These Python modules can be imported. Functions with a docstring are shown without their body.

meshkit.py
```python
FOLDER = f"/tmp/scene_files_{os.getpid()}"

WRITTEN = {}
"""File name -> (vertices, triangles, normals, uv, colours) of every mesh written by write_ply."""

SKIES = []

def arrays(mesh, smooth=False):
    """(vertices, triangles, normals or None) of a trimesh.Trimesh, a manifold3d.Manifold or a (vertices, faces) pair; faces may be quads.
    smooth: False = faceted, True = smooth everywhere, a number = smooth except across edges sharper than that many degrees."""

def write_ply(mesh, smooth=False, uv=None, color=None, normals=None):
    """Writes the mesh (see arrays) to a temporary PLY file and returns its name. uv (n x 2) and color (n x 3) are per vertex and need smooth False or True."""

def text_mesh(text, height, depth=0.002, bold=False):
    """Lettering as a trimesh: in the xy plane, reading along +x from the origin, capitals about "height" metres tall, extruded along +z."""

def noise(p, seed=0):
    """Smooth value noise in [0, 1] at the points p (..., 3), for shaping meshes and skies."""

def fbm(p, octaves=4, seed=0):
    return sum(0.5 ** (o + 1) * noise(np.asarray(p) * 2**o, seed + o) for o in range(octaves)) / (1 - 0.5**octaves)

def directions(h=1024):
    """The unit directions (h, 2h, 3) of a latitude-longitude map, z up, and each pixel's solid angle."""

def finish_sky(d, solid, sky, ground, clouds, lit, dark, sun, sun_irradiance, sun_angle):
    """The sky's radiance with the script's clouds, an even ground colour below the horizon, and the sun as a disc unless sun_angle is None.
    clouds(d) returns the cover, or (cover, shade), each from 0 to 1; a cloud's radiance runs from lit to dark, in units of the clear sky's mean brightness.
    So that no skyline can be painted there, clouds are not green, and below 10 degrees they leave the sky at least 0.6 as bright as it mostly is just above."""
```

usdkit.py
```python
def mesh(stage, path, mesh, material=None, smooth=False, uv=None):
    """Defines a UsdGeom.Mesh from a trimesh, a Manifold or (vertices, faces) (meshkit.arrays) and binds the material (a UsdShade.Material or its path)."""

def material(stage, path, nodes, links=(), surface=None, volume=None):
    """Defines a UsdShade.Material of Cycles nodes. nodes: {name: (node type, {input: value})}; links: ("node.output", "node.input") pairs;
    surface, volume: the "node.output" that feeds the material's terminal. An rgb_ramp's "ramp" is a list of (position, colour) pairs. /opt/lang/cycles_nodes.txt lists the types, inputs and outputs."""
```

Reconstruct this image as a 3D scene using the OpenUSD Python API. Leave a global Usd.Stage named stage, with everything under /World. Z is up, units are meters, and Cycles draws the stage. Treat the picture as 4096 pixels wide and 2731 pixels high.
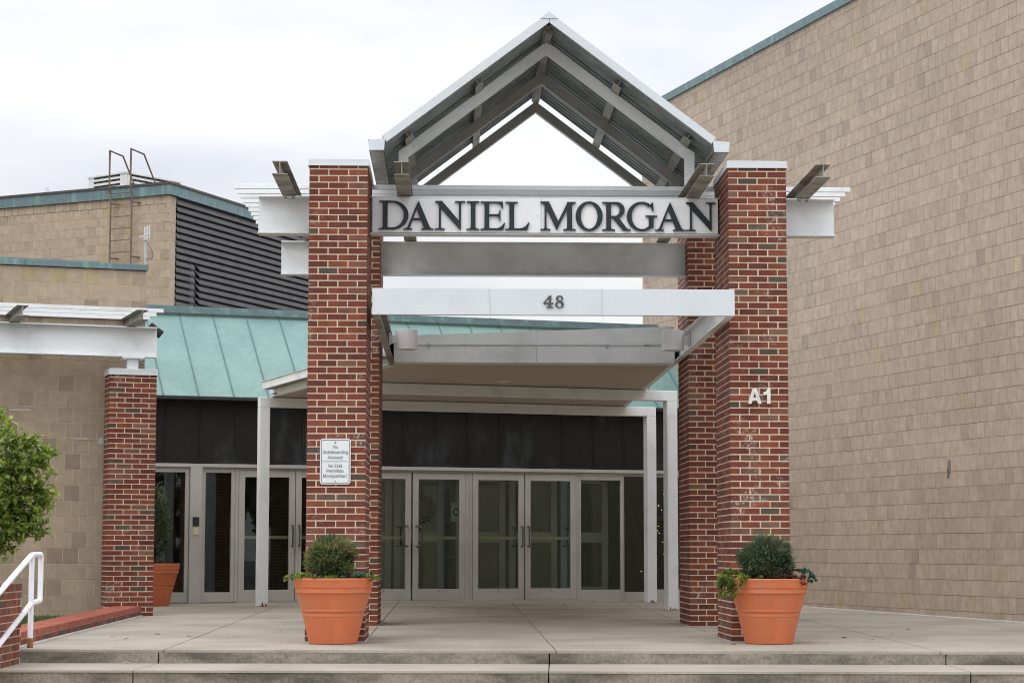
import math, random
import numpy as np, trimesh, usdkit, meshkit
from pxr import Usd, UsdGeom, UsdLux, UsdShade, Sdf, Gf, Vt
from shapely.geometry import Polygon, Point, box as sbox
from shapely import affinity
from shapely.ops import unary_union

stage = Usd.Stage.CreateInMemory()
UsdGeom.SetStageUpAxis(stage, UsdGeom.Tokens.z)
UsdGeom.SetStageMetersPerUnit(stage, 1.0)
UsdGeom.Xform.Define(stage, '/World')
UsdGeom.Scope.Define(stage, '/World/Looks')

# ------------------------------------------------------------------ camera, sky, sun
PITCH, YAW, ROLL, ZC, FPX = .0967, .0273, -.0012, .8998, 8654.1
cam = UsdGeom.Camera.Define(stage, '/World/camera')
cam.CreateHorizontalApertureAttr(36.0)
cam.CreateVerticalApertureAttr(36.0 * 682 / 1024)
cam.CreateFocalLengthAttr(FPX / 4096 * 36)
cam.CreateClippingRangeAttr(Gf.Vec2f(0.1, 2000))
cam.CreateExposureAttr(0.0)
_fw = np.array([math.sin(YAW) * math.cos(PITCH), math.cos(YAW) * math.cos(PITCH), math.sin(PITCH)])
_rt = np.array([math.cos(YAW), -math.sin(YAW), 0.0])
_up = np.cross(_rt, _fw)
_r2 = _rt * math.cos(ROLL) - _up * math.sin(ROLL)
_u2 = _up * math.cos(ROLL) + _rt * math.sin(ROLL)
M4 = Gf.Matrix4d(*_r2, 0, *_u2, 0, *(-_fw), 0, 0, 0, ZC, 1)
cam.AddTransformOp().Set(M4)

SUN_EL, SUN_AZ = math.radians(52), math.radians(215)      # azimuth = atan2(x, y) of the direction towards the sun
dome = UsdLux.DomeLight.Define(stage, '/World/sky')
dome.GetPrim().SetCustomDataByKey('kind', 'structure')
SKY_STRENGTH = 0.1
CLOUD = 8.6
dm = usdkit.material(stage, '/World/Looks/sky', {
    'tc': ('texture_coordinate', {}),
    'sky': ('sky_texture', {'sky_type': 'single_scattering', 'sun_disc': False, 'sun_elevation': SUN_EL, 'sun_rotation': SUN_AZ}),
    'map': ('mapping', {'scale': (1.0, 1.0, 3.2)}),
    'n': ('noise_texture', {'scale': 4.2, 'detail': 6.0, 'roughness': .5}),
    'r': ('rgb_ramp', {'ramp': [(0.36, (.83, .855, .95)), (0.5, (.95, .975, 1.02)), (0.62, (1.14, 1.145, 1.14))]}),
    'sep': ('separate_xyz', {}),
    'el': ('map_range', {'from_min': -0.05, 'from_max': 1.0, 'to_min': .63, 'to_max': 2.9}),
    'mul': ('vector_math', {'math_type': 'scale'}),
    'mul2': ('vector_math', {'math_type': 'scale', 'scale': CLOUD}),
    'mix': ('mix', {'fac': .96}),
    'bg': ('background_shader', {'strength': SKY_STRENGTH}),
}, [('tc.generated', 'map.vector'), ('map.vector', 'n.vector'), ('n.fac', 'r.fac'), ('tc.generated', 'sep.vector'), ('sep.z', 'el.value'),
    ('r.color', 'mul.vector1'), ('el.result', 'mul.scale'), ('mul.vector', 'mul2.vector1'), ('sky.color', 'mix.color1'), ('mul2.vector', 'mix.color2'), ('mix.color', 'bg.color')],
    surface='bg.background')
UsdShade.MaterialBindingAPI.Apply(dome.GetPrim()).Bind(dm)
sun = UsdLux.DistantLight.Define(stage, '/World/sun')
sun.CreateNormalizeAttr(True)
sun.CreateIntensityAttr(0.2)
sun.CreateAngleAttr(30.0)
sun.CreateColorAttr(Gf.Vec3f(1.0, .97, .92))
sun.AddRotateZOp().Set(-math.degrees(SUN_AZ))
sun.AddRotateXOp().Set(-(90 - math.degrees(SUN_EL)))


def project(p):
    v = np.asarray(p, float) - np.array([0, 0, ZC])
    d = v @ _fw
    return np.stack([2048 + (v @ _r2) / d * FPX, 1365.5 - (v @ _u2) / d * FPX], -1)


# ------------------------------------------------------------------ helpers
used = {}


def numbered(parent, name):
    k = used.get((parent, name), -1) + 1
    used[(parent, name)] = k
    return f'{parent}/{name}' + (f'_{k:03d}' if k else '')


def path_of(p):
    return '/World' if p is None else str(p.GetPath())


ORIGIN = {}


def thing(name, label, cat, base=(0, 0, 0), group=None):
    x = UsdGeom.Xform.Define(stage, numbered('/World', name))
    x.AddTranslateOp().Set(Gf.Vec3d(*map(float, base)))
    p = x.GetPrim()
    p.SetCustomDataByKey('label', label)
    p.SetCustomDataByKey('category', cat)
    if group:
        p.SetCustomDataByKey('group', group)
    ORIGIN[str(p.GetPath())] = np.array(base, float)
    return p


def structure(name, base=(0, 0, 0)):
    x = UsdGeom.Xform.Define(stage, numbered('/World', name))
    p = x.GetPrim()
    p.SetCustomDataByKey('kind', 'structure')
    ORIGIN[str(p.GetPath())] = np.zeros(3)
    return p


def cat(ms):
    return trimesh.util.concatenate([m if isinstance(m, trimesh.Trimesh) else trimesh.Trimesh(*m, process=False) for m in ms])


def obj(name, mesh, mat, parent=None, tint=None, smooth=False, label=None, kind=None):
    """One Mesh prim, given in world coordinates, under parent (or top level)."""
    if isinstance(mesh, list):
        mesh = cat(mesh)
    pp = path_of(parent)
    org = ORIGIN.get(pp, np.zeros(3))
    path = numbered(pp, name)
    v, f, n = meshkit.arrays(mesh, smooth)
    m = usdkit.mesh(stage, path, (v - org, f), mat, smooth=False)
    if n is not None:
        m.CreateNormalsAttr(Vt.Vec3fArray.FromNumpy(n.astype(np.float32)))
        m.SetNormalsInterpolation('vertex')
    if tint is not None:
        t = np.asarray(tint, np.float32)
        if t.ndim == 1:
            t = np.repeat(t[None], len(v), 0)
        UsdGeom.PrimvarsAPI(m).CreatePrimvar('tint', Sdf.ValueTypeNames.Color3fArray, 'vertex').Set(Vt.Vec3fArray.FromNumpy(t))
    p = m.GetPrim()
    ORIGIN[path] = org
    if label:
        p.SetCustomDataByKey('label', label)
    if kind:
        p.SetCustomDataByKey('kind', kind)
    return p


def solo(name, mesh, mat, label, cat_, group=None, smooth=False, tint=None):
    p = obj(name, mesh, mat, None, smooth=smooth, tint=tint)
    p.SetCustomDataByKey('label', label)
    p.SetCustomDataByKey('category', cat_)
    if group:
        p.SetCustomDataByKey('group', group)
    return p


_BF = np.array([[0, 2, 1], [0, 3, 2], [4, 5, 6], [4, 6, 7], [0, 1, 5], [0, 5, 4], [1, 2, 6], [1, 6, 5], [2, 3, 7], [2, 7, 6], [3, 0, 4], [3, 4, 7]])


def box(x0, x1, y0, y1, z0, z1, bev=0.0):
    x0, x1 = min(x0, x1), max(x0, x1); y0, y1 = min(y0, y1), max(y0, y1); z0, z1 = min(z0, z1), max(z0, z1)
    if bev > 0:
        pts = []
        for sx, X in ((1, x0), (-1, x1)):
            for sy, Y in ((1, y0), (-1, y1)):
                for sz, Z in ((1, z0), (-1, z1)):
                    pts += [(X + sx * bev, Y + sy * bev, Z), (X + sx * bev, Y, Z + sz * bev), (X, Y + sy * bev, Z + sz * bev)]
        return trimesh.convex.convex_hull(np.array(pts))
    v = np.array([[x0, y0, z0], [x1, y0, z0], [x1, y1, z0], [x0, y1, z0], [x0, y0, z1], [x1, y0, z1], [x1, y1, z1], [x0, y1, z1]], float)
    return trimesh.Trimesh(v, _BF, process=False)


def hexa(bottom, top):
    """A solid from four bottom and four top corners, counter-clockwise from above."""
    return trimesh.Trimesh(np.array(list(bottom) + list(top), float), _BF, process=False)


def prism(poly, h, M):
    """Extrudes a shapely polygon (u, v) by h along w; M maps (u, v, w, 1) to the world."""
    geoms = getattr(poly, 'geoms', [poly])
    m = cat([trimesh.creation.extrude_polygon(g, h, engine='earcut') for g in geoms])
    m.apply_transform(M)
    return m


def xz_matrix(y):           # u -> x, v -> z, w -> towards the camera (-y)
    return np.array([[1, 0, 0, 0], [0, 0, -1, y], [0, 1, 0, 0], [0, 0, 0, 1]], float)


def tube(pts, r, seg=10, caps=True):
    """A round bar along a polyline with mitred corners."""
    pts = np.array(pts, float)
    n = len(pts)
    dirs = np.diff(pts, axis=0); dirs /= np.linalg.norm(dirs, axis=1)[:, None]
    ref = np.array([0, 0, 1.0]) if abs(dirs[0][2]) < .9 else np.array([1.0, 0, 0])
    a = np.cross(dirs[0], ref); a /= np.linalg.norm(a)
    rings = []
    rr = np.broadcast_to(r, (n,))
    for i in range(n):
        t = dirs[0] if i == 0 else dirs[-1] if i == n - 1 else dirs[i - 1] + dirs[i]
        t = t / np.linalg.norm(t)
        a = a - t * (a @ t); a /= np.linalg.norm(a)
        b = np.cross(t, a)
        k = 1.0
        if 0 < i < n - 1:
            k = 1.0 / max(.5, math.sqrt(max(0.0, (1 + dirs[i - 1] @ dirs[i]) / 2)))
        ang = np.linspace(0, 2 * np.pi, seg, endpoint=False)
        rings.append(pts[i] + rr[i] * (np.cos(ang)[:, None] * a + np.sin(ang)[:, None] * b) * (1 + (k - 1) * .5))
    v = np.vstack(rings)
    f = []
    for i in range(n - 1):
        for j in range(seg):
            p, q = i * seg + j, i * seg + (j + 1) % seg
            f += [[p, q, q + seg], [p, q + seg, p + seg]]
    if caps:
        c0, c1 = len(v), len(v) + 1
        v = np.vstack([v, pts[0], pts[-1]])
        for j in range(seg):
            f += [[c0, (j + 1) % seg, j], [c1, (n - 1) * seg + j, (n - 1) * seg + (j + 1) % seg]]
    return trimesh.Trimesh(v, f, process=False)


def lathe(profile, seg=48, center=(0, 0, 0)):
    pr = np.array(profile, float)
    ang = np.linspace(0, 2 * np.pi, seg, endpoint=False)
    v = np.concatenate([np.stack([r * np.cos(ang), r * np.sin(ang), np.full(seg, z)], 1) for r, z in pr]) + np.array(center)
    f = []
    for i in range(len(pr) - 1):
        for j in range(seg):
            p, q = i * seg + j, i * seg + (j + 1) % seg
            f += [[p, q, q + seg], [p, q + seg, p + seg]]
    return trimesh.Trimesh(v, f, process=False)


# the rotated frame of the entrance hall: t along the front, d out of it, z up
TAN = .33
CO = 1 / math.hypot(1, TAN); SI = TAN * CO
E_ = np.array([CO, SI, 0]); N_ = np.array([SI, -CO, 0]); O_ = np.array([0, 36.09, 0])


def fw(t, d, z):
    return O_ + t * E_ + d * N_ + np.array([0, 0, z])


FM = np.eye(4); FM[:3, 0] = E_; FM[:3, 1] = -N_; FM[:3, 2] = (0, 0, 1); FM[:3, 3] = O_


def fbox(t0, t1, d0, d1, z0, z1, bev=0.0):
    m = box(t0, t1, -d0, -d1, z0, z1, bev)
    m.apply_transform(FM)
    return m


def tX(x):                    # t of the point of the front line Y = 36.09 + .33 X
    return x / CO


def dY(y0):                   # d of the parallel line Y = y0 + .33 X
    return (36.09 - y0) * CO


def tof(X, Y):
    return X * CO + (Y - 36.09) * SI


FS = .0062


def floor_z(y):
    return FS * (y - 21.94)


# ------------------------------------------------------------------ materials
LK = '/World/Looks/'


def look(name, nodes, links, surface='p.BSDF'):
    return usdkit.material(stage, LK + name, nodes, links, surface=surface)


def paint(name, color, rough=.5, dirt=None, scale=3.0, lo=.45, hi=.7, metallic=0.0, fine=.12, fine_scale=60, stretch=(1, 1, 1), bump=.0, spec=.5):
    """A base colour with fine mottling and larger stains of the colour dirt."""
    c = np.array(color); dcol = np.array(dirt if dirt is not None else c * .8)
    nodes = {
        'g': ('geometry', {}),
        'mp': ('mapping', {'scale': stretch}),
        'n1': ('noise_texture', {'scale': scale, 'detail': 5.0, 'roughness': .6}),
        'n2': ('noise_texture', {'scale': fine_scale, 'detail': 3.0, 'roughness': .6}),
        'r1': ('rgb_ramp', {'ramp': [(lo, (0, 0, 0)), (hi, (1, 1, 1))]}),
        'mx': ('mix', {'color1': tuple(c), 'color2': tuple(dcol)}),
        'r2': ('rgb_ramp', {'ramp': [(0.25, (1 - fine,) * 3), (.75, (1 + fine,) * 3)]}),
        'mul': ('vector_math', {'math_type': 'multiply'}),
        'p': ('principled_bsdf', {'roughness': rough, 'metallic': metallic, 'specular_ior_level': spec}),
    }
    links = [('g.position', 'mp.vector'), ('mp.vector', 'n1.vector'), ('g.position', 'n2.vector'), ('n1.fac', 'r1.fac'), ('r1.color', 'mx.fac'),
             ('n2.fac', 'r2.fac'), ('mx.color', 'mul.vector1'), ('r2.color', 'mul.vector2'), ('mul.vector', 'p.base_color')]
    if bump:
        nodes['b'] = ('bump', {'strength': bump, 'distance': .004})
        links += [('n2.fac', 'b.height'), ('b.normal', 'p.normal')]
    return look(name, nodes, links)


def tinted(name, rough, fine, scale, blotch=.0, splash=0.0, bump=.3, low=.8, high=1.2):
    nodes = {
        'a': ('attribute', {'attribute': 'tint'}),
        'g': ('geometry', {}),
        'n2': ('noise_texture', {'scale': scale, 'detail': 4.0, 'roughness': .65}),
        'n3': ('noise_texture', {'scale': 9.0, 'detail': 3.0}),
        'r2': ('rgb_ramp', {'ramp': [(0.28, (1 - fine,) * 3), (.72, (1 + fine,) * 3)]}),
        'r3': ('rgb_ramp', {'ramp': [(0.3, (low, low, low)), (.7, (high, high * .99, high * .97))]}),
        'm1': ('vector_math', {'math_type': 'multiply'}),
        'm2': ('vector_math', {'math_type': 'multiply'}),
        'n4': ('noise_texture', {'scale': 2.2, 'detail': 2.0}),
        'n5': ('noise_texture', {'scale': 42.0, 'detail': 6.0, 'roughness': .75}),
        'r4': ('rgb_ramp', {'ramp': [(0.60, (0, 0, 0)), (.68, (1, 1, 1))]}),
        'r5': ('rgb_ramp', {'ramp': [(0.53, (0, 0, 0)), (.62, (1, 1, 1))]}),
        'm3': ('vector_math', {'math_type': 'multiply'}),
        'm4': ('vector_math', {'math_type': 'scale', 'scale': splash}),
        'mx': ('mix', {'color2': (.62, .58, .55)}),
        'b': ('bump', {'strength': bump, 'distance': .003}),
        'p': ('principled_bsdf', {'roughness': rough, 'specular_ior_level': .3}),
    }
    links = [('g.position', 'n2.vector'), ('g.position', 'n3.vector'), ('g.position', 'n4.vector'), ('g.position', 'n5.vector'),
             ('n2.fac', 'r2.fac'), ('n3.fac', 'r3.fac'), ('a.color', 'm1.vector1'), ('r2.color', 'm1.vector2'), ('m1.vector', 'm2.vector1'), ('r3.color', 'm2.vector2'),
             ('n4.fac', 'r4.fac'), ('n5.fac', 'r5.fac'), ('r4.color', 'm3.vector1'), ('r5.color', 'm3.vector2'), ('m3.vector', 'm4.vector1'), ('m4.vector', 'mx.fac'),
             ('m2.vector', 'mx.color1'), ('mx.color', 'p.base_color'), ('n2.fac', 'b.height'), ('b.normal', 'p.normal')]
    return look(name, nodes, links)


M_BRICK = tinted('brick', .75, .22, 70, splash=.75)
M_BLOCK = tinted('split_block', .9, .13, 90, splash=0.0, bump=.25, low=.9, high=1.1)
M_MORTAR = paint('mortar', (.66, .545, .385), .95, (.55, .455, .33), 4, fine=.12, fine_scale=120)
M_BMORTAR = paint('block_mortar', (.385, .315, .24), .95, (.13, .11, .085), 1.1, .40, .60, fine=.25, fine_scale=30)
M_WHITE = paint('white_paint', (.74, .77, .785), .45, (.56, .58, .57), 2.2, .5, .78, fine=.035, fine_scale=25)
M_SIGNW = paint('sign_white', (.80, .81, .825), .4, (.77, .78, .80), 1.5, fine=.012)
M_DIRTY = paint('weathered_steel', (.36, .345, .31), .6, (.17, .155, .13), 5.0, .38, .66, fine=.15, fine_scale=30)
M_FRAME = paint('frame_paint', (.72, .745, .745), .5, (.54, .55, .54), 2.5, .48, .75, fine=.05, fine_scale=30)
M_DECK = paint('galvanised_deck', (.225, .265, .268), .5, (.125, .145, .145), 3.0, .4, .7, metallic=.2, fine=.1)
M_FRAME2 = paint('roof_shaded_frame', (.42, .42, .405), .55, (.31, .30, .28), 2.5, .4, .7, fine=.08, fine_scale=30)  # white frame paint darkened: the roof's shade is painted into the colour
M_PURLIN = paint('purlin_steel', (.34, .33, .305), .55, (.17, .155, .135), 5, .42, .66, fine=.1)
M_ALU = paint('cap_metal', (.585, .625, .65), .42, (.53, .565, .585), 2, .5, .8, metallic=.1, fine=.02)
M_GREEN = paint('copper_green', (.162, .268, .246), .6, (.125, .222, .212), 1.3, .4, .68, fine=.09, fine_scale=10, stretch=(1, 1, .45))
M_SEAM = paint('copper_seam', (.085, .155, .15), .6, (.06, .12, .12), 4, fine=.1)
M_PATINA = paint('copper_coping', (.115, .175, .187), .55, (.17, .29, .265), 2.0, .52, .68, fine=.13, fine_scale=8, stretch=(3, 3, .35))
M_BRONZE = paint('dark_copper', (.0135, .012, .0112), .6, (.045, .060, .062), 1.3, .53, .78, fine=.25, fine_scale=10, stretch=(1.5, 1.5, .5), spec=.25)
M_BLACK = paint('black_trim', (.012, .012, .012), .5)
M_LOUVER = paint('louver', (.072, .066, .067), .5, (.045, .04, .041), 3, fine=.15)
M_DOORAL = paint('door_aluminium', (.46, .445, .42), .42, (.40, .385, .365), 2.5, metallic=.3, fine=.03)
M_STEELH = paint('handle_steel', (.10, .10, .10), .35, metallic=.6)
M_CONC = paint('concrete', (.352, .312, .258), .9, (.255, .225, .184), .75, .40, .66, fine=.15, fine_scale=45, bump=.3)
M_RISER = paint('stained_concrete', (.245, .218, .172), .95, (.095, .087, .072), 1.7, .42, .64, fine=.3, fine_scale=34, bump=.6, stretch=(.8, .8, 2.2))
M_TERRA = paint('terracotta', (.50, .135, .052), .6, (.43, .15, .075), 3.2, .5, .74, fine=.06, fine_scale=40)
M_SOIL = paint('soil', (.05, .035, .025), .95)
M_BLUEGREY = paint('letter_paint', (.022, .030, .035), .4, (.018, .025, .03), 3, fine=.03, spec=.3)
M_NUM = paint('numeral_metal', (.085, .085, .09), .4, metallic=.4)
M_CHAR = paint('brushed_letter', (.72, .70, .67), .45, metallic=.1)
M_PRINT = paint('black_print', (.03, .03, .035), .5)
M_SIGNF = paint('sign_face', (.66, .70, .71), .35, (.62, .66, .67), 4, fine=.01)
M_RUST = paint('rusty_steel', (.185, .135, .112), .8, (.12, .075, .05), 9, .4, .65, fine=.2)
M_RUSTSPOT = paint('rust', (.30, .12, .04), .9, (.09, .04, .02), 20)
M_GALV = paint('galvanised', (.42, .45, .46), .4, (.33, .35, .36), 12, metallic=.5)
M_SOFFIT = paint('soffit', (.46, .40, .31), .8, (.42, .36, .28), .8, fine=.03)
M_LAMPW = paint('lamp_white', (.74, .73, .735), .45, fine=.01)
M_RAIL = paint('rail_paint', (.74, .745, .78), .4, (.66, .66, .68), 6, fine=.02)
M_ASPH = paint('asphalt', (.055, .055, .055), .95, (.045, .045, .044), .7, fine=.25, fine_scale=50)
M_LAWN = paint('lawn', (.05, .08, .02), .95, (.075, .075, .03), 3, fine=.3)
M_INT = paint('interior_wall', (.30, .30, .24), .9, fine=.02)
M_INTF = paint('interior_floor', (.16, .15, .13), .5, fine=.05)
M_UNIT = paint('unit_metal', (.58, .60, .58), .5, (.5, .52, .5), 3, fine=.03)
M_SEAL = paint('sealant', (.50, .51, .515), .7, (.40, .40, .39), 6, fine=.2)
M_PAPER = paint('paper', (.8, .8, .8), .8)
M_RED = paint('berry', (.45, .03, .02), .4)
M_STICKER = paint('poster', (.55, .62, .58), .7, fine=.02)
M_YEL = paint('reader_cream', (.62, .52, .33), .5)

M_GLASS = look('window_glass', {
    'fr': ('fresnel', {'IOR': 1.5}),
    't': ('transparent_bsdf', {'color': (.88, .95, .91)}),
    'gl': ('glossy_bsdf', {'roughness': .01, 'color': (.9, .95, .93)}),
    'mx': ('mix_closure', {}),
}, [('fr.fac', 'mx.fac'), ('t.BSDF', 'mx.closure1'), ('gl.BSDF', 'mx.closure2')], surface='mx.closure')


def leafmat(name, rough=.45, trans=.35):
    return look(name, {
        'a': ('attribute', {'attribute': 'tint'}),
        'g': ('geometry', {}),
        'n': ('noise_texture', {'scale': 40.0, 'detail': 2.0}),
        'r': ('rgb_ramp', {'ramp': [(.3, (.8, .8, .8)), (.7, (1.2, 1.2, 1.2))]}),
        'm': ('vector_math', {'math_type': 'multiply'}),
        'p': ('principled_bsdf', {'roughness': rough, 'specular_ior_level': .5}),
        't': ('translucent_bsdf', {}),
        'mx': ('mix_closure', {'fac': trans}),
    }, [('g.position', 'n.vector'), ('n.fac', 'r.fac'), ('a.color', 'm.vector1'), ('r.color', 'm.vector2'), ('m.vector', 'p.base_color'), ('m.vector', 't.color'),
        ('p.BSDF', 'mx.closure1'), ('t.BSDF', 'mx.closure2')], surface='mx.closure')


M_LEAF = leafmat('leaf', .35, .3)
M_NEEDLE = leafmat('needle', .7, .25)
M_EDGE = paint('dark_roof_edge', (.075, .066, .06), .8, fine=.15)
M_SMEAR = paint('grey_smear', (.17, .155, .15), .9, (.10, .092, .09), 14, fine=.2)
M_CAULK = paint('white_caulk', (.50, .49, .48), .8, (.40, .37, .34), 20, .4, .6, fine=.2)
M_WREATH = paint('dark_evergreen', (.012, .022, .012), .9)
M_INTB = paint('dark_inner_brick', (.055, .036, .03), .9, (.03, .022, .02), 6, fine=.3)
M_TINT = look('dry_leaf', {'a': ('attribute', {'attribute': 'tint'}), 'p': ('principled_bsdf', {'roughness': .8})}, [('a.color', 'p.base_color')])
M_BARK = paint('bark', (.12, .085, .055), .9, fine=.25)
M_BULB = look('bulb_glow', {'e': ('emission', {'color': (1, .62, .28), 'strength': 6.0})}, [], surface='e.emission')

exec_rng = random.Random(7)
# ------------------------------------------------------------------ brick and block tools
BRICK_TONES = [((.150, .040, .026), 34), ((.132, .034, .024), 28), ((.182, .052, .030), 18), ((.110, .032, .024), 16), ((.150, .060, .041), 10),
               ((.150, .080, .053), 6), ((.070, .052, .041), 4), ((.098, .064, .048), 4)]
_tones = [t for t, w in BRICK_TONES for _ in range(w)]


def brick_tone(rng):
    t = np.array(rng.choice(_tones))
    return np.clip(t * rng.uniform(.86, 1.16), 0, 1)


BLOCK_TONES = [((.388, .318, .25), 50), ((.374, .305, .24), 30), ((.405, .334, .262), 20), ((.35, .285, .225), 8), ((.315, .255, .203), 3), ((.385, .318, .21), 1)]
_btones = [t for t, w in BLOCK_TONES for _ in range(w)]


def block_tone(rng, k=1.0, at=None):
    t = np.array(rng.choice(_btones)) * rng.uniform(.98, 1.02) * k
    if at is not None:
        n1 = float(meshkit.fbm(np.array([at[0] * .35, at[1] * .9, 3.7]), 3, 5)); n2 = float(meshkit.noise(np.array([at[0] * 1.9, at[1] * 4.6, .3]), 8))
        t = t * (1 + .26 * (n1 - .5) + .10 * (n2 - .5))
    return t


def lay(bricks, parent, M, stuff_name, mat, part_name, limit=300):
    """bricks: list of (priority, box args, tint); the first `limit` become parts, the others one part of kind stuff."""
    bricks = sorted(bricks, key=lambda b: b[0])
    rest, tints = [], []
    for i, (pr, b, t) in enumerate(bricks):
        m = box(*b)
        m.apply_transform(M)
        if i < limit and pr < 1e6:
            obj(part_name, m, mat, parent, tint=t)
        else:
            rest.append(m); tints.append(np.repeat(t[None], 8, 0))
    if rest:
        obj(stuff_name, cat(rest), mat, parent, tint=np.vstack(tints), kind='stuff')


def brick_pillar(label, base, M, nw, mw, nd, md, height, cap_h, seed, open_side, group=None):
    """M maps local (x along the front, y back, z up) to the world; open_side -1 / +1: which side face the photo shows."""
    rng = random.Random(seed)
    t = thing('brick_pillar', label, 'pillar', base, group)
    j, hb, ch = .0128, .0548, .0677
    W, D = nw * mw - j, nd * md - j
    half = .092
    core = box(.003, W - .003, .003, D - .003, -.02, height)
    core.apply_transform(M)
    obj('mortar', core, M_MORTAR, t)
    bricks = []
    n = int(math.ceil(height / ch))
    for k in range(n):
        z0 = k * ch; z1 = min(z0 + hb, height - .001)
        if z1 - z0 < .012:
            continue
        pr = abs(k - 20)
        if k % 2 == 0:
            for i in range(nw):
                for face in (0, 1):
                    y0 = 0 if face == 0 else D - half
                    bricks.append((0 if face == 0 else 1e6, (i * mw, i * mw + mw - j, y0, y0 + half, z0, z1)))
            a, b = half + j, D - half - j
            cnt = max(1, round((b - a + j) / md)); L = (b - a + j) / cnt
            for i in range(cnt):
                for sd in (-1, 1):
                    x0 = 0 if sd < 0 else W - half
                    bricks.append((1 + i + k * .001 if sd == open_side else 1e6, (x0, x0 + half, a + i * L, a + i * L + L - j, z0, z1)))
        else:
            for i in range(nd):
                for sd in (-1, 1):
                    x0 = 0 if sd < 0 else W - half
                    p = 0 if i == 0 else (1 + i + k * .001 if sd == open_side else 1e6)
                    bricks.append((p, (x0, x0 + half, i * md, i * md + md - j, z0, z1)))
            a, b = half + j, W - half - j
            cnt = max(1, round((b - a + j) / mw)); L = (b - a + j) / cnt
            for i in range(cnt):
                for face in (0, 1):
                    y0 = 0 if face == 0 else D - half
                    bricks.append((0 if face == 0 else 1e6, (a + i * L, a + i * L + L - j, y0, y0 + half, z0, z1)))
    out = []
    for pr, b in bricks:
        o = rng.uniform(-.0012, .0012); e = rng.uniform(-.001, .001)
        out.append((pr, (b[0] + o + e * .5, b[1] + o, b[2] + e * .6, b[3] + e * .6, b[4], b[5] + e * .6), brick_tone(rng)))
    lay(out, t, M, 'far_side_bricks', M_BRICK, 'brick')
    c = [box(-.012, W + .012, -.012, D + .012, height, height + cap_h - .012, .002), box(-.009, W + .009, -.009, D + .009, height + cap_h - .012, height + cap_h, .004)]
    lip = box(-.016, W + .016, -.016, D + .016, height - .004, height + .008)
    m = cat(c + [lip]); m.apply_transform(M)
    obj('metal_cap', m, M_ALU, t)
    s = cat([box(-.02, W + .02, -.02, .0, -.01, .007), box(-.02, 0, 0, D, -.01, .007), box(W, W + .02, 0, D, -.01, .007)])
    s.apply_transform(M)
    obj('sealant_line', s, M_SEAL, t)
    return t


def shift(x, y, z):
    m = np.eye(4); m[:3, 3] = (x, y, z); return m


# ------------------------------------------------------------------ setting: ground, plaza, steps
g = obj('ground', box(-220, 220, -220, 260, -1.0, -.56), M_ASPH, kind='structure')
EDGE = lambda x: 20.17 - .045 * (x - .96)
plaza = structure('plaza')
XJ = [-4.118, -2.67, .963, 4.5, 6.44, 9.6]
obj('base_course', hexa([(-7.0, 20.6, -.5), (12, 20.1, -.5), (12, 42, -.5), (-7.0, 42, -.5)],
                        [(-4.2, 20.6, -.03), (12, 20.1, -.03), (12, 42, floor_z(42) - .02), (-4.2, 42, floor_z(42) - .02)]), M_RISER, plaza)


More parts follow.
